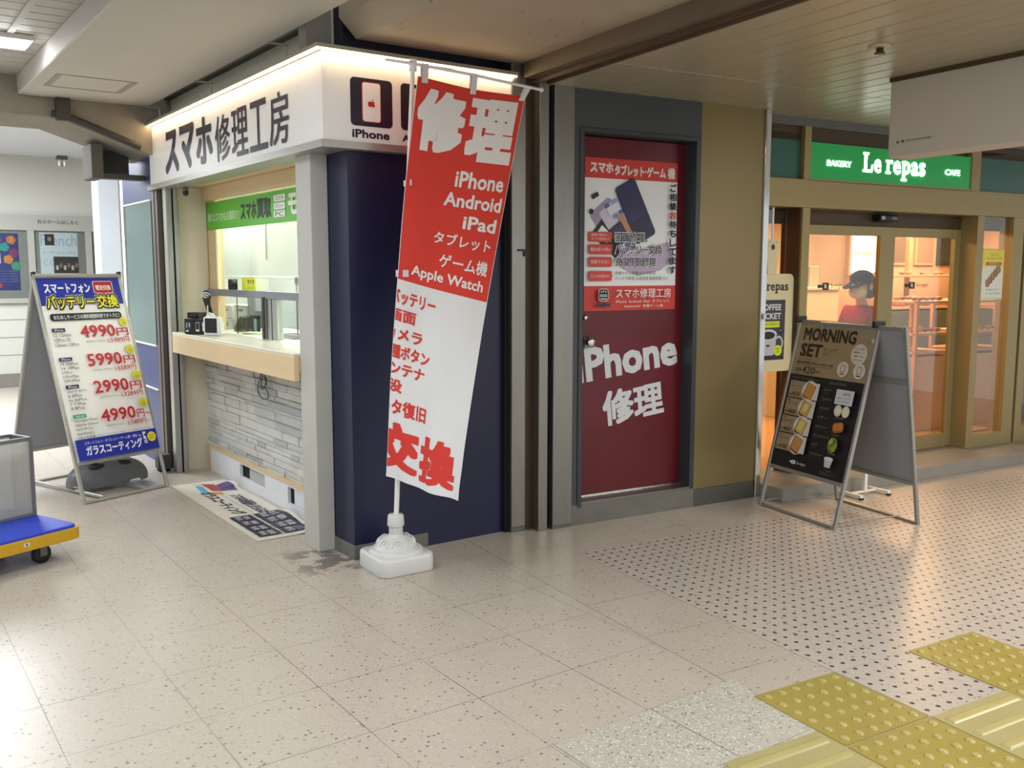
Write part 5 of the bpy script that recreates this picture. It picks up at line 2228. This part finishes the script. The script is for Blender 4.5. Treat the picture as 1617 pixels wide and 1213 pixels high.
sh.text('税込価格で表示しております', X(.05), Y(.367), X(.33), Y(.360), BRN, 0)
CR = ink('#c9c1b2')
sh.disc(X(.86), Y(.195), .062, CR)
for i, rw in enumerate(('セット内容は', '時間限定メニュー', '選べる', 'ドリンク')):
    sh.text(rw, X(.86) - .042 + .008 * (i > 1), Y(.165 + i * .024), X(.86) + .042 - .008 * (i > 1), Y(.152 + i * .024), BRN, .004)
for xx, k in ((.70, 0), (.91, 1)):
    sh.disc(X(xx), Y(.30), .046, CR)
    sh.rr(X(xx) - .017, Y(.305) - .012, X(xx) + .017, Y(.305) + .03, .007, BRN)
    sh.rr(X(xx) - .014, Y(.305) - .009, X(xx) + .014, Y(.305) + .027, .005, CR)
    sh.rect(X(xx) - .017, Y(.305) - .026, X(xx) + .017, Y(.305) - .02, BRN)
sh.text('TOAST & SANDWICH', X(.05), Y(.40), X(.42), Y(.388), ink('#77736c'), .01)
sh.text('ADDITIONAL', X(.57), Y(.405), X(.80), Y(.388), ink('#77736c'), .01)
TOAST = (('#c08a4a', '#8d5a2b'), ('#c4a355', '#7c4f28'), ('#c9b35c', '#7f522b'), ('#c58b4c', '#8a5428'))
for i, (nm, pr) in enumerate((('バタートースト', '420'), ('たまごトースト', '460'), ('チーズトースト', '460'), ('ピザトースト', '430'))):
    ya = .415 + i * .120
    sh.rect(X(.045), Y(ya + .113), X(.46), Y(ya), WPR)
    sh.disc(X(.335), Y(ya + .0565), .066, ink('#b9b4ae'), .064)
    sh.disc(X(.335), Y(ya + .0565), .060, ink('#d6d2cd'), .058)
    sh.rect(X(.385), Y(ya + .113), X(.46), Y(ya), ink('#cfcac4'))
    sh.disc(X(.335), Y(ya + .0565), .057, ink('#d9d6d1'), .055)
    sh.rotbox(X(.335), Y(ya + .06), .082, .098, -18, ink(TOAST[i][1]), .014)
    sh.rotbox(X(.34), Y(ya + .054), .072, .084, -18, ink(TOAST[i][0]), .012)
    if i in (1, 2):
        for k in range(4):
            sh.rotbox(X(.315 + .016 * k), Y(ya + .054) + .008 * (k % 2), .012, .05, -18, ink('#d6c97c'), .005)
    sh.text('ABCD'[i], X(.075), Y(ya + .02), X(.10), Y(ya + .006), BRN, .01)
    sh.text(nm, X(.06), Y(ya + .04), X(.22), Y(ya + .027), BRN, .004)
    sh.text('税込', X(.06), Y(ya + .102), X(.095), Y(ya + .082), BRN, .004)
    sh.text(pr, X(.10), Y(ya + .104), X(.21), Y(ya + .074), BRN, .006)
DG = ink('#a29e96')
for i, rw in enumerate(('ブレンド', 'アメリカン', 'カフェオレ', 'カプチーノ', 'エスプレッソ', 'オレンジジュース', 'ミルク', 'アイスコーヒー')):
    sh.text(rw, X(.545), Y(.452 + i * .060), X(.545 + .025 * len(rw)), Y(.438 + i * .060), DG, .004)
    sh.text('hot / ice', X(.55), Y(.467 + i * .060), X(.61), Y(.459 + i * .060), ink('#5b5852'), 0)
sh.rect(X(.72), Y(.525), X(.945), Y(.43), ink('#c9ccd2'))
sh.text('+¥70', X(.80), Y(.468), X(.90), Y(.446), MEN, .006)
sh.text('お好きなサイドメニュー', X(.74), Y(.49), X(.925), Y(.478), MEN, 0)
sh.text('セットにできます', X(.75), Y(.51), X(.90), Y(.498), MEN, 0)
for xx in (.79, .89):
    sh.disc(X(xx), Y(.565), .030, ink('#d6cfae'), .034)
    sh.disc(X(xx), Y(.565), .017, ink('#e2dcc0'), .02)
sh.rotbox(X(.84), Y(.67), .085, .058, 12, ink('#9c5f22'), .02)
sh.rotbox(X(.84), Y(.664), .07, .042, 12, ink('#b97a35'), .016)
sh.disc(X(.82), Y(.785), .038, ink('#6e7d2e'), .045)
for k in range(7):
    sh.disc(X(.82) + .02 * math.cos(k * 2.3), Y(.785) + .025 * math.sin(k * 1.7), .012, ink(('#8d9c3d', '#a8b052', '#5f7028')[k % 3]))
sh.poly([(X(.76), Y(.875)), (X(.87), Y(.875)), (X(.85), Y(.93)), (X(.78), Y(.93))], ink('#bfc3c0'))
sh.disc(X(.815), Y(.875), .036, ink('#d4d7d4'), .012)
for i, (yy, rw) in enumerate(((.605, 'ゆで卵'), (.715, 'ハッシュポテト'), (.835, 'サラダ'), (.945, 'ヨーグルト'))):
    sh.text(rw, X(.79), Y(yy + .010), X(.88), Y(yy), DG, .006)
sh.rr(X(.34), Y(.962), X(.40), Y(.938), .006, ink('#d8d6d0'))
sh.rr(X(.315), Y(.953), X(.34), Y(.945), .003, ink('#d8d6d0'))
sh.text('R', X(.36), Y(.958), X(.38), Y(.942), MEN, .03)
serif_logo(sh, X(.42), Y(.958), .016, ink('#c9c7c0'), .02)
sh.text('※写真はイメージです', X(.74), Y(.968), X(.95), Y(.962), ink('#8a867f'), 0)
sh.text('※価格は税込です', X(.74), Y(.978), X(.90), Y(.972), ink('#8a867f'), 0)
m.build('menu_print', front)

# ------------------------------------------------------------------ cutting-board sign hung in the bay
t = thing2('cutting_board_sign', 'cream cutting-board shaped sign with a coffee ticket hung left of the doors', 'sign', 4.535, 4.54, .79)
t.scale = (1.22, 1, 1.15)
m = MB()
CB = mat('cutting_board_cream', '#d9cda4', 0.5, 0, 0.03, 3)
outl = rrect(-.165, 0, .165, .56, .035, 6)
# add the handle on the top edge
hdl = [(.03, .56), (.047, .70), (.045, .755), (-.045, .755), (-.047, .70), (-.03, .56)]
m.prism(outl, -.009, .009, CB, M=MS, bev=.002)
m.prism(hdl, -.0088, .0088, CB, M=MS)
m.build('board', t)
m = MB()
sh = Sheet(m, frameYZ((0, -.0096, 0), (1, 0, 0), (0, 0, 1)))
sh.disc(0, .71, .013, BROWN, .016)
for sx_ in (-.025, .025):
    sh.disc(sx_, .738, .004, ink('#8f8667'))
serif_logo(sh, -.125, .465, .050, ink('#211a14'), .012)
m.build('lettering', t)
m = MB()
sh = Sheet(m, frameYZ((0, -.0096, 0), (1, 0, 0), (0, 0, 1)))
sh.rect(-.105, .068, .105, .412, ink('#3a3428'))
sh.rect(-.098, .075, .095, .405, ink('#37363f'))
sh.text('COFFEE', -.085, .352, .075, .388, ink('#d9d9dc'), .028)
sh.text('TICKET', -.085, .302, .075, .338, ink('#d9d9dc'), .028)
sh.rect(-.085, .255, .065, .29, ink('#d5dd2a'))
sh.text('1,600円(税込)', -.075, .264, .058, .282, ink('#3c4010'), .012)
sh.disc(.075, .235, .019, ink('#2a2023'))
sh.text('11枚綴り', .062, .232, .088, .24, ink('#c9b0a8'), 0)
CUP = ink('#bdbcc2')
sh.poly([(-.075, .215), (.045, .215), (.035, .11), (.02, .095), (-.05, .095), (-.065, .11)], CUP)
sh.disc(-.015, .215, .062, ink('#cfced4'), .030)
sh.disc(-.017, .210, .050, ink('#0f0c0c'), .022)
ring = [(.06 + .034 * math.cos(R(a_)), .165 + .042 * math.sin(R(a_))) for a_ in range(-130, 131, 20)]
ring += [(.06 + .022 * math.cos(R(a_)), .165 + .028 * math.sin(R(a_))) for a_ in range(130, -131, -20)]
sh.poly(ring, CUP)
sh.rr(-.03, .145, -.005, .157, .003, ink('#2a2023'))
sh.disc(.055, .122, .031, ink('#d9df2e'))
sh.text('お得な', .038, .124, .072, .136, ink('#3c4010'), .02)
sh.text('1枚', .044, .108, .066, .120, ink('#3c4010'), .02)
sh.rect(-.098, .075, .095, .090, ink('#1c1b1e'))
m.build('ticket_print', t)
m = MB()
m.tube([(0, .0, .74), (0, .0, .932)], .007, WHITE, 10)
m.build('hanging_rod', t)

# white floor stand behind the menu board
t = thing2('floor_stand', 'white metal floor stand with T-shaped feet behind the menu board', 'stand', 4.98, 4.10, 0.002)
m = MB()
for dx in (-.135, .125):
    m.box(dx - .014, dx + .014, -.105, .115, .008, .03, WHITE, .004, 2)
m.box(-.135, .125, -.01, .01, .012, .026, WHITE, .003, 1)
m.build('base_frame', t)
for dx in (-.135, .125):
    for dy in (-.098, .108):
        m = MB()
        m.box(dx - .015, dx + .015, dy - .012, dy + .012, 0, .012, BLACK, .003, 1)
        m.build('rubber_foot', t)
m = MB()
m.box(.0, .026, -.012, .012, .026, .62, WHITE, .003, 1)
m.build('upright', t)

# ------------------------------------------------------------------ blank white hanging light box, top right
t = thing2('hanging_lightbox', 'blank white box sign hanging from the slatted ceiling before the bakery sign', 'sign', 4.18, 3.385, 2.035)
m = MB()
HB = mat('lightbox_white', '#bdb6ab', 0.5, 0, 0.03, 1.5)
m.box(0, .16, -2.2, 0, 0, .385, HB, .006, 2)
m.build('case', t)
m = MB()
m.box(-.006, .166, -2.2, .004, .385, .405, BROWN)
m.build('top_rail', t)
m = MB()
sh = Sheet(m, frameYZ((-.0006, 0, 0), (0, -1, 0), (0, 0, 1)))
GI = ink('#5d594f')
sh.disc(.06, .075, .008, GI)
sh.disc(.09, .077, .008, GI)
sh.text('屋外広告物許可済証 管理番号', .11, .072, .26, .083, GI, 0)
m.build('small_print', t)
t = thing2('ceiling_sprinkler', 'round recessed sprinkler head in the slatted ceiling', 'sprinkler', 3.552, 2.943, 2.40)
m = MB()
m.lathe([(.05, .04), (.052, .034), (.04, .030), (.02, .03)], mat('sprinkler_ring', '#b7b09a', 0.4, 0.2), 24)
m.build('ring', t)
m = MB()
m.lathe([(.016, .034), (.016, .012), (.024, .010), (.024, .006), (.001, .006)], BROWN, 16)
m.build('head', t)
t.location.z = 2.402

# ------------------------------------------------------------------ top-left fluorescent fitting
t = thing('ceiling_light', 'bright fluorescent fitting on the grey slatted ceiling beside the white soffit', 'ceiling light', (.46, 5.93, 2.72))
m = MB()
m.box(-.6, .50, -.11, .11, -.03, 0, WPAINT, .004, 1)
m.build('fitting', t)
m = MB()
m.box(-.58, .485, -.095, .095, -.046, -.03, emis('tube_white', '#f4f7ff', 14), .006, 2)
m.build('diffuser', t)

# ------------------------------------------------------------------ pipe and brackets on the concrete beam
t = thing('sloping_pipe', 'dark painted pipe running down the haunch of the concrete beam', 'pipe', (1.30, 7.03, 2.46))
DK = mat('dark_painted_steel', '#3a3833', 0.55, 0.1, 0.1)
m = MB()
m.tube([(-.06, .0, .03), (.0, 0, .025), (.08, 0, .005), (.30, 0, -.075), (.50, 0, -.148)], .026, DK, 12)
m.build('pipe', t)
m = MB()
m.box(-.035, .055, -.03, .03, -.01, .138, DK, .004, 1)
m.build('bracket', t)
t = thing('beam_bracket', 'dark angular bracket under the haunched concrete beam', 'bracket', (1.53, 7.3, 2.11))
m = MB()
m.box(0, .08, 0, .3, 0, .24, mat('bracket_concrete', '#5b5549', 0.8, 0, 0.15), .004, 1)
m.build('hanger_block', t)
m = MB()
m.box(.08, .36, 0, .1, 0, .035, DK)
m.box(.08, .30, .2, .3, .035, .22, DK)
m.build('cross_piece', t)

# ------------------------------------------------------------------ notice case and posters on the far wall
t = thing('notice_case', 'long grey aluminium notice case with a lettered header on the far hall wall', 'notice board', (1.2, 13.19, 1.05))
CASE = mat('notice_case_grey', '#a9a9a3', 0.45, 0.2, 0.04)
m = MB()
m.box(-.6, 1.9, -.05, 0, .90, 1.085, CASE, .003, 1)
m.box(-.6, 1.9, -.05, 0, 0, .06, CASE, .003, 1)
for xx in (-.6, .76, 1.43, 1.82):
    m.box(xx, xx + .08, -.05, 0, .06, .90, CASE, .003, 1)
m.build('case_frame', t)
m = MB()
m.box(-.6, 1.9, -.012, 0, .06, .90, mat('case_back', '#93938d', 0.6))
m.build('back_panel', t)
m = MB()
m.box(-.52, 1.82, -.046, -.042, .06, .90, glass('case_glass', '#f4f6f6', 0.6, 0.02))
m.build('glass_front', t)
m = MB()
sh = Sheet(m, frameYZ((0, -.0505, 0), (1, 0, 0), (0, 0, 1)))
sh.text('杜のホールはしもと', .885, .985, 1.36, 1.04, DARK, .012)
m.build('header_lettering', t)
t = thing('event_poster', 'dark blue event poster with orange and teal blots in the notice case', 'poster', (1.10, 13.176, 1.21))
m = MB()
m.box(0, .76, -.002, 0, 0, .70, ink('#22307c'))
m.build('sheet', t)
m = MB()
sh = Sheet(m, frameYZ((0, -.0024, 0), (1, 0, 0), (0, 0, 1)))
for cx_, cy_, col in ((.68, .62, '#d0783a'), (.60, .53, '#2f9a94'), (.70, .46, '#8a2f6e'), (.64, .38, '#d98a3c'), (.72, .30, '#3aa07e'), (.52, .62, '#a03a74'), (.46, .45, '#d0783a'), (.38, .58, '#2f9a94')):
    for k in range(5):
        sh.disc(cx_ + .028 * math.cos(k * 1.26), cy_ + .028 * math.sin(k * 1.26), .030, ink(col), n=10)
sh.text('3', .655, .59, .70, .655, ink('#e0a83c'), .03)
sh.rect(.525, .33, .555, .45, ink('#d9dbe6'))
for i in range(5):
    sh.text('ホールイベントのお知らせ', .52, .23 - i * .032, .74, .245 - i * .032, ink('#aeb6d8'), 0)
sh.disc(.53, .06, .03, ink('#b04a3a'))
m.build('poster_print', t)
t = thing('concert_poster', 'pale blue and white concert poster with dark photographs in the notice case', 'poster', (2.10, 13.176, 1.21))
m = MB()
m.box(0, .44, -.002, 0, 0, .72, ink('#dbe6ea'))
m.build('sheet', t)
m = MB()
sh = Sheet(m, frameYZ((0, -.0024, 0), (1, 0, 0), (0, 0, 1)))
sh.text('French', .01, .55, .43, .70, ink('#a9c4d6'), .01)
sh.text('coller', .03, .30, .42, .42, ink('#bcd4e0'), .01)
sh.text('バー・コル・ギウム・ジャパン', .03, .455, .42, .485, ink('#6c7884'), .0)
sh.rect(.06, .56, .17, .70, ink('#2b2624'))
sh.disc(.115, .64, .022, ink('#a98a78'), .028)
sh.rect(.15, .21, .44, .42, ink('#3b3430'))
for k in range(6):
    sh.disc(.19 + k * .045, .28 + .03 * (k % 2), .017, ink(('#cfc6bd', '#8d7a6c')[k % 2]), .032)
m.build('poster_print', t)
t = thing('hall_spotlight', 'small silver spotlight fixed under the hall ceiling', 'spotlight', (2.38, 13.0, 2.87))
m = MB()
m.box(-.06, .06, -.05, .05, -.05, 0, STEEL_D, .004, 1)
m.build('mount', t)
m = MB()
for sx_ in (-.03, .03):
    m.lathe([(.025, 0), (.03, -.09), (.001, -.088)], CHROME, 14, (sx_, 0, -.04))
m.build('lamp_heads', t)
t = thing('hall_downlight', 'round white downlight glowing in the hall ceiling', 'ceiling light', (1.22, 9.9, 2.855))
m = MB()
m.lathe([(.16, .014), (.16, .0), (.13, 0)], WPAINT, 24)
m.build('ring', t)
m = MB()
m.lathe([(.13, .003), (.001, .003)], emis('hall_lamp_white', '#f6f9ff', 6), 24)
m.build('lens', t)

# ------------------------------------------------------------------ tactile paving
YT = NT('tactile_yellow', 0.38)
g1 = YT.noise(5, 5)
g2 = YT.noise(1.6, 3)
cy_ = YT.mix(g1, lin('#97873f'), lin('#a89850'))
cy_ = YT.mix(YT.step(g2, .45, .75), cy_, lin('#9c9360'))
YTM = YT.out(cy_)
YT2 = NT('tactile_worn_yellow', 0.35)
g1 = YT2.noise(6, 5)
cy_ = YT2.mix(g1, lin('#a39a68'), lin('#b0a878'))
YTM2 = YT2.out(cy_)
WORN = mat('worn_stud', '#b3a86f', 0.35, 0, 0.1)
TS = .394
tiles = (
    (2.243, 1.868, 'd', 'domed yellow tactile tile touching the corner of the coarse grey terrazzo'),
    (3.033, 1.862, 'd', 'domed yellow tactile tile set into the studded paving beyond the lone studded tile'),
    (2.640, 1.470, 'b', 'ribbed yellow tactile tile in front of the lone studded tile'),
    (2.243, 1.470, 'd', 'domed yellow tactile tile between the two ribbed tactile tiles'),
    (1.846, 1.585, 'b', 'ribbed yellow tactile tile running along the coarse grey terrazzo'),
    (3.033, 1.465, 'd', 'domed yellow tactile tile at the far end of the ribbed tile by the studded paving'))
for tx, ty, kd, lab in tiles:
    t = thing2('tactile_tile', lab, 'tactile paving', tx, ty, .002, 0, 'yellow tactile paving tiles')
    m = MB()
    NN = 76

    def hgt(u, v, kd=kd):
        x_, y_ = .002 + u * (TS - .004), .002 + v * (TS - .004)
        if kd == 'd':
            i, j = min(5, max(0, round((x_ - .035) / .065))), min(5, max(0, round((y_ - .035) / .065)))
            d = math.hypot(x_ - .035 - i * .065, y_ - .035 - j * .065)
            h = .0052 * max(0, min(1, (.0165 - d) / .006))
        else:
            j = min(3, max(0, round((y_ - .055) / .095)))
            d = max(abs(y_ - .055 - j * .095), .018 - min(x_ - .02, TS - .02 - x_) if min(x_ - .02, TS - .02 - x_) < .018 else 0)
            h = .0052 * max(0, min(1, (.0185 - d) / .006))
        return (x_, y_, .0035 + h)

    top = lambda u, v: hgt(u, v)[2] > .0062
    vs = [hgt(i / NN, j / NN) for j in range(NN + 1) for i in range(NN + 1)]
    w1 = NN + 1
    fa, fb = [], []
    for j in range(NN):
        for i in range(NN):
            q = (j * w1 + i, j * w1 + i + 1, (j + 1) * w1 + i + 1, (j + 1) * w1 + i)
            (fb if sum(vs[k][2] for k in q) / 4 > .0066 else fa).append(q)
    rim = [i for i in range(NN)] + [j * w1 + NN for j in range(NN)] + [NN * w1 + i for i in range(NN, 0, -1)] + [j * w1 for j in range(NN, 0, -1)]
    n0 = len(vs)
    vs += [(vs[k][0], vs[k][1], -.001) for k in rim]
    fa += [(rim[(k + 1) % len(rim)], rim[k], n0 + k, n0 + (k + 1) % len(rim)) for k in range(len(rim))]
    m._m(YTM if kd == 'd' else YTM2)
    m.add(vs, fa, YTM if kd == 'd' else YTM2, False)
    m.f += [list(f) for f in fb]
    m.mi += [m._m(WORN)] * len(fb)
    m.sm += [True] * len(fb)
    m.build('studded_surface' if kd == 'd' else 'ribbed_surface', t)
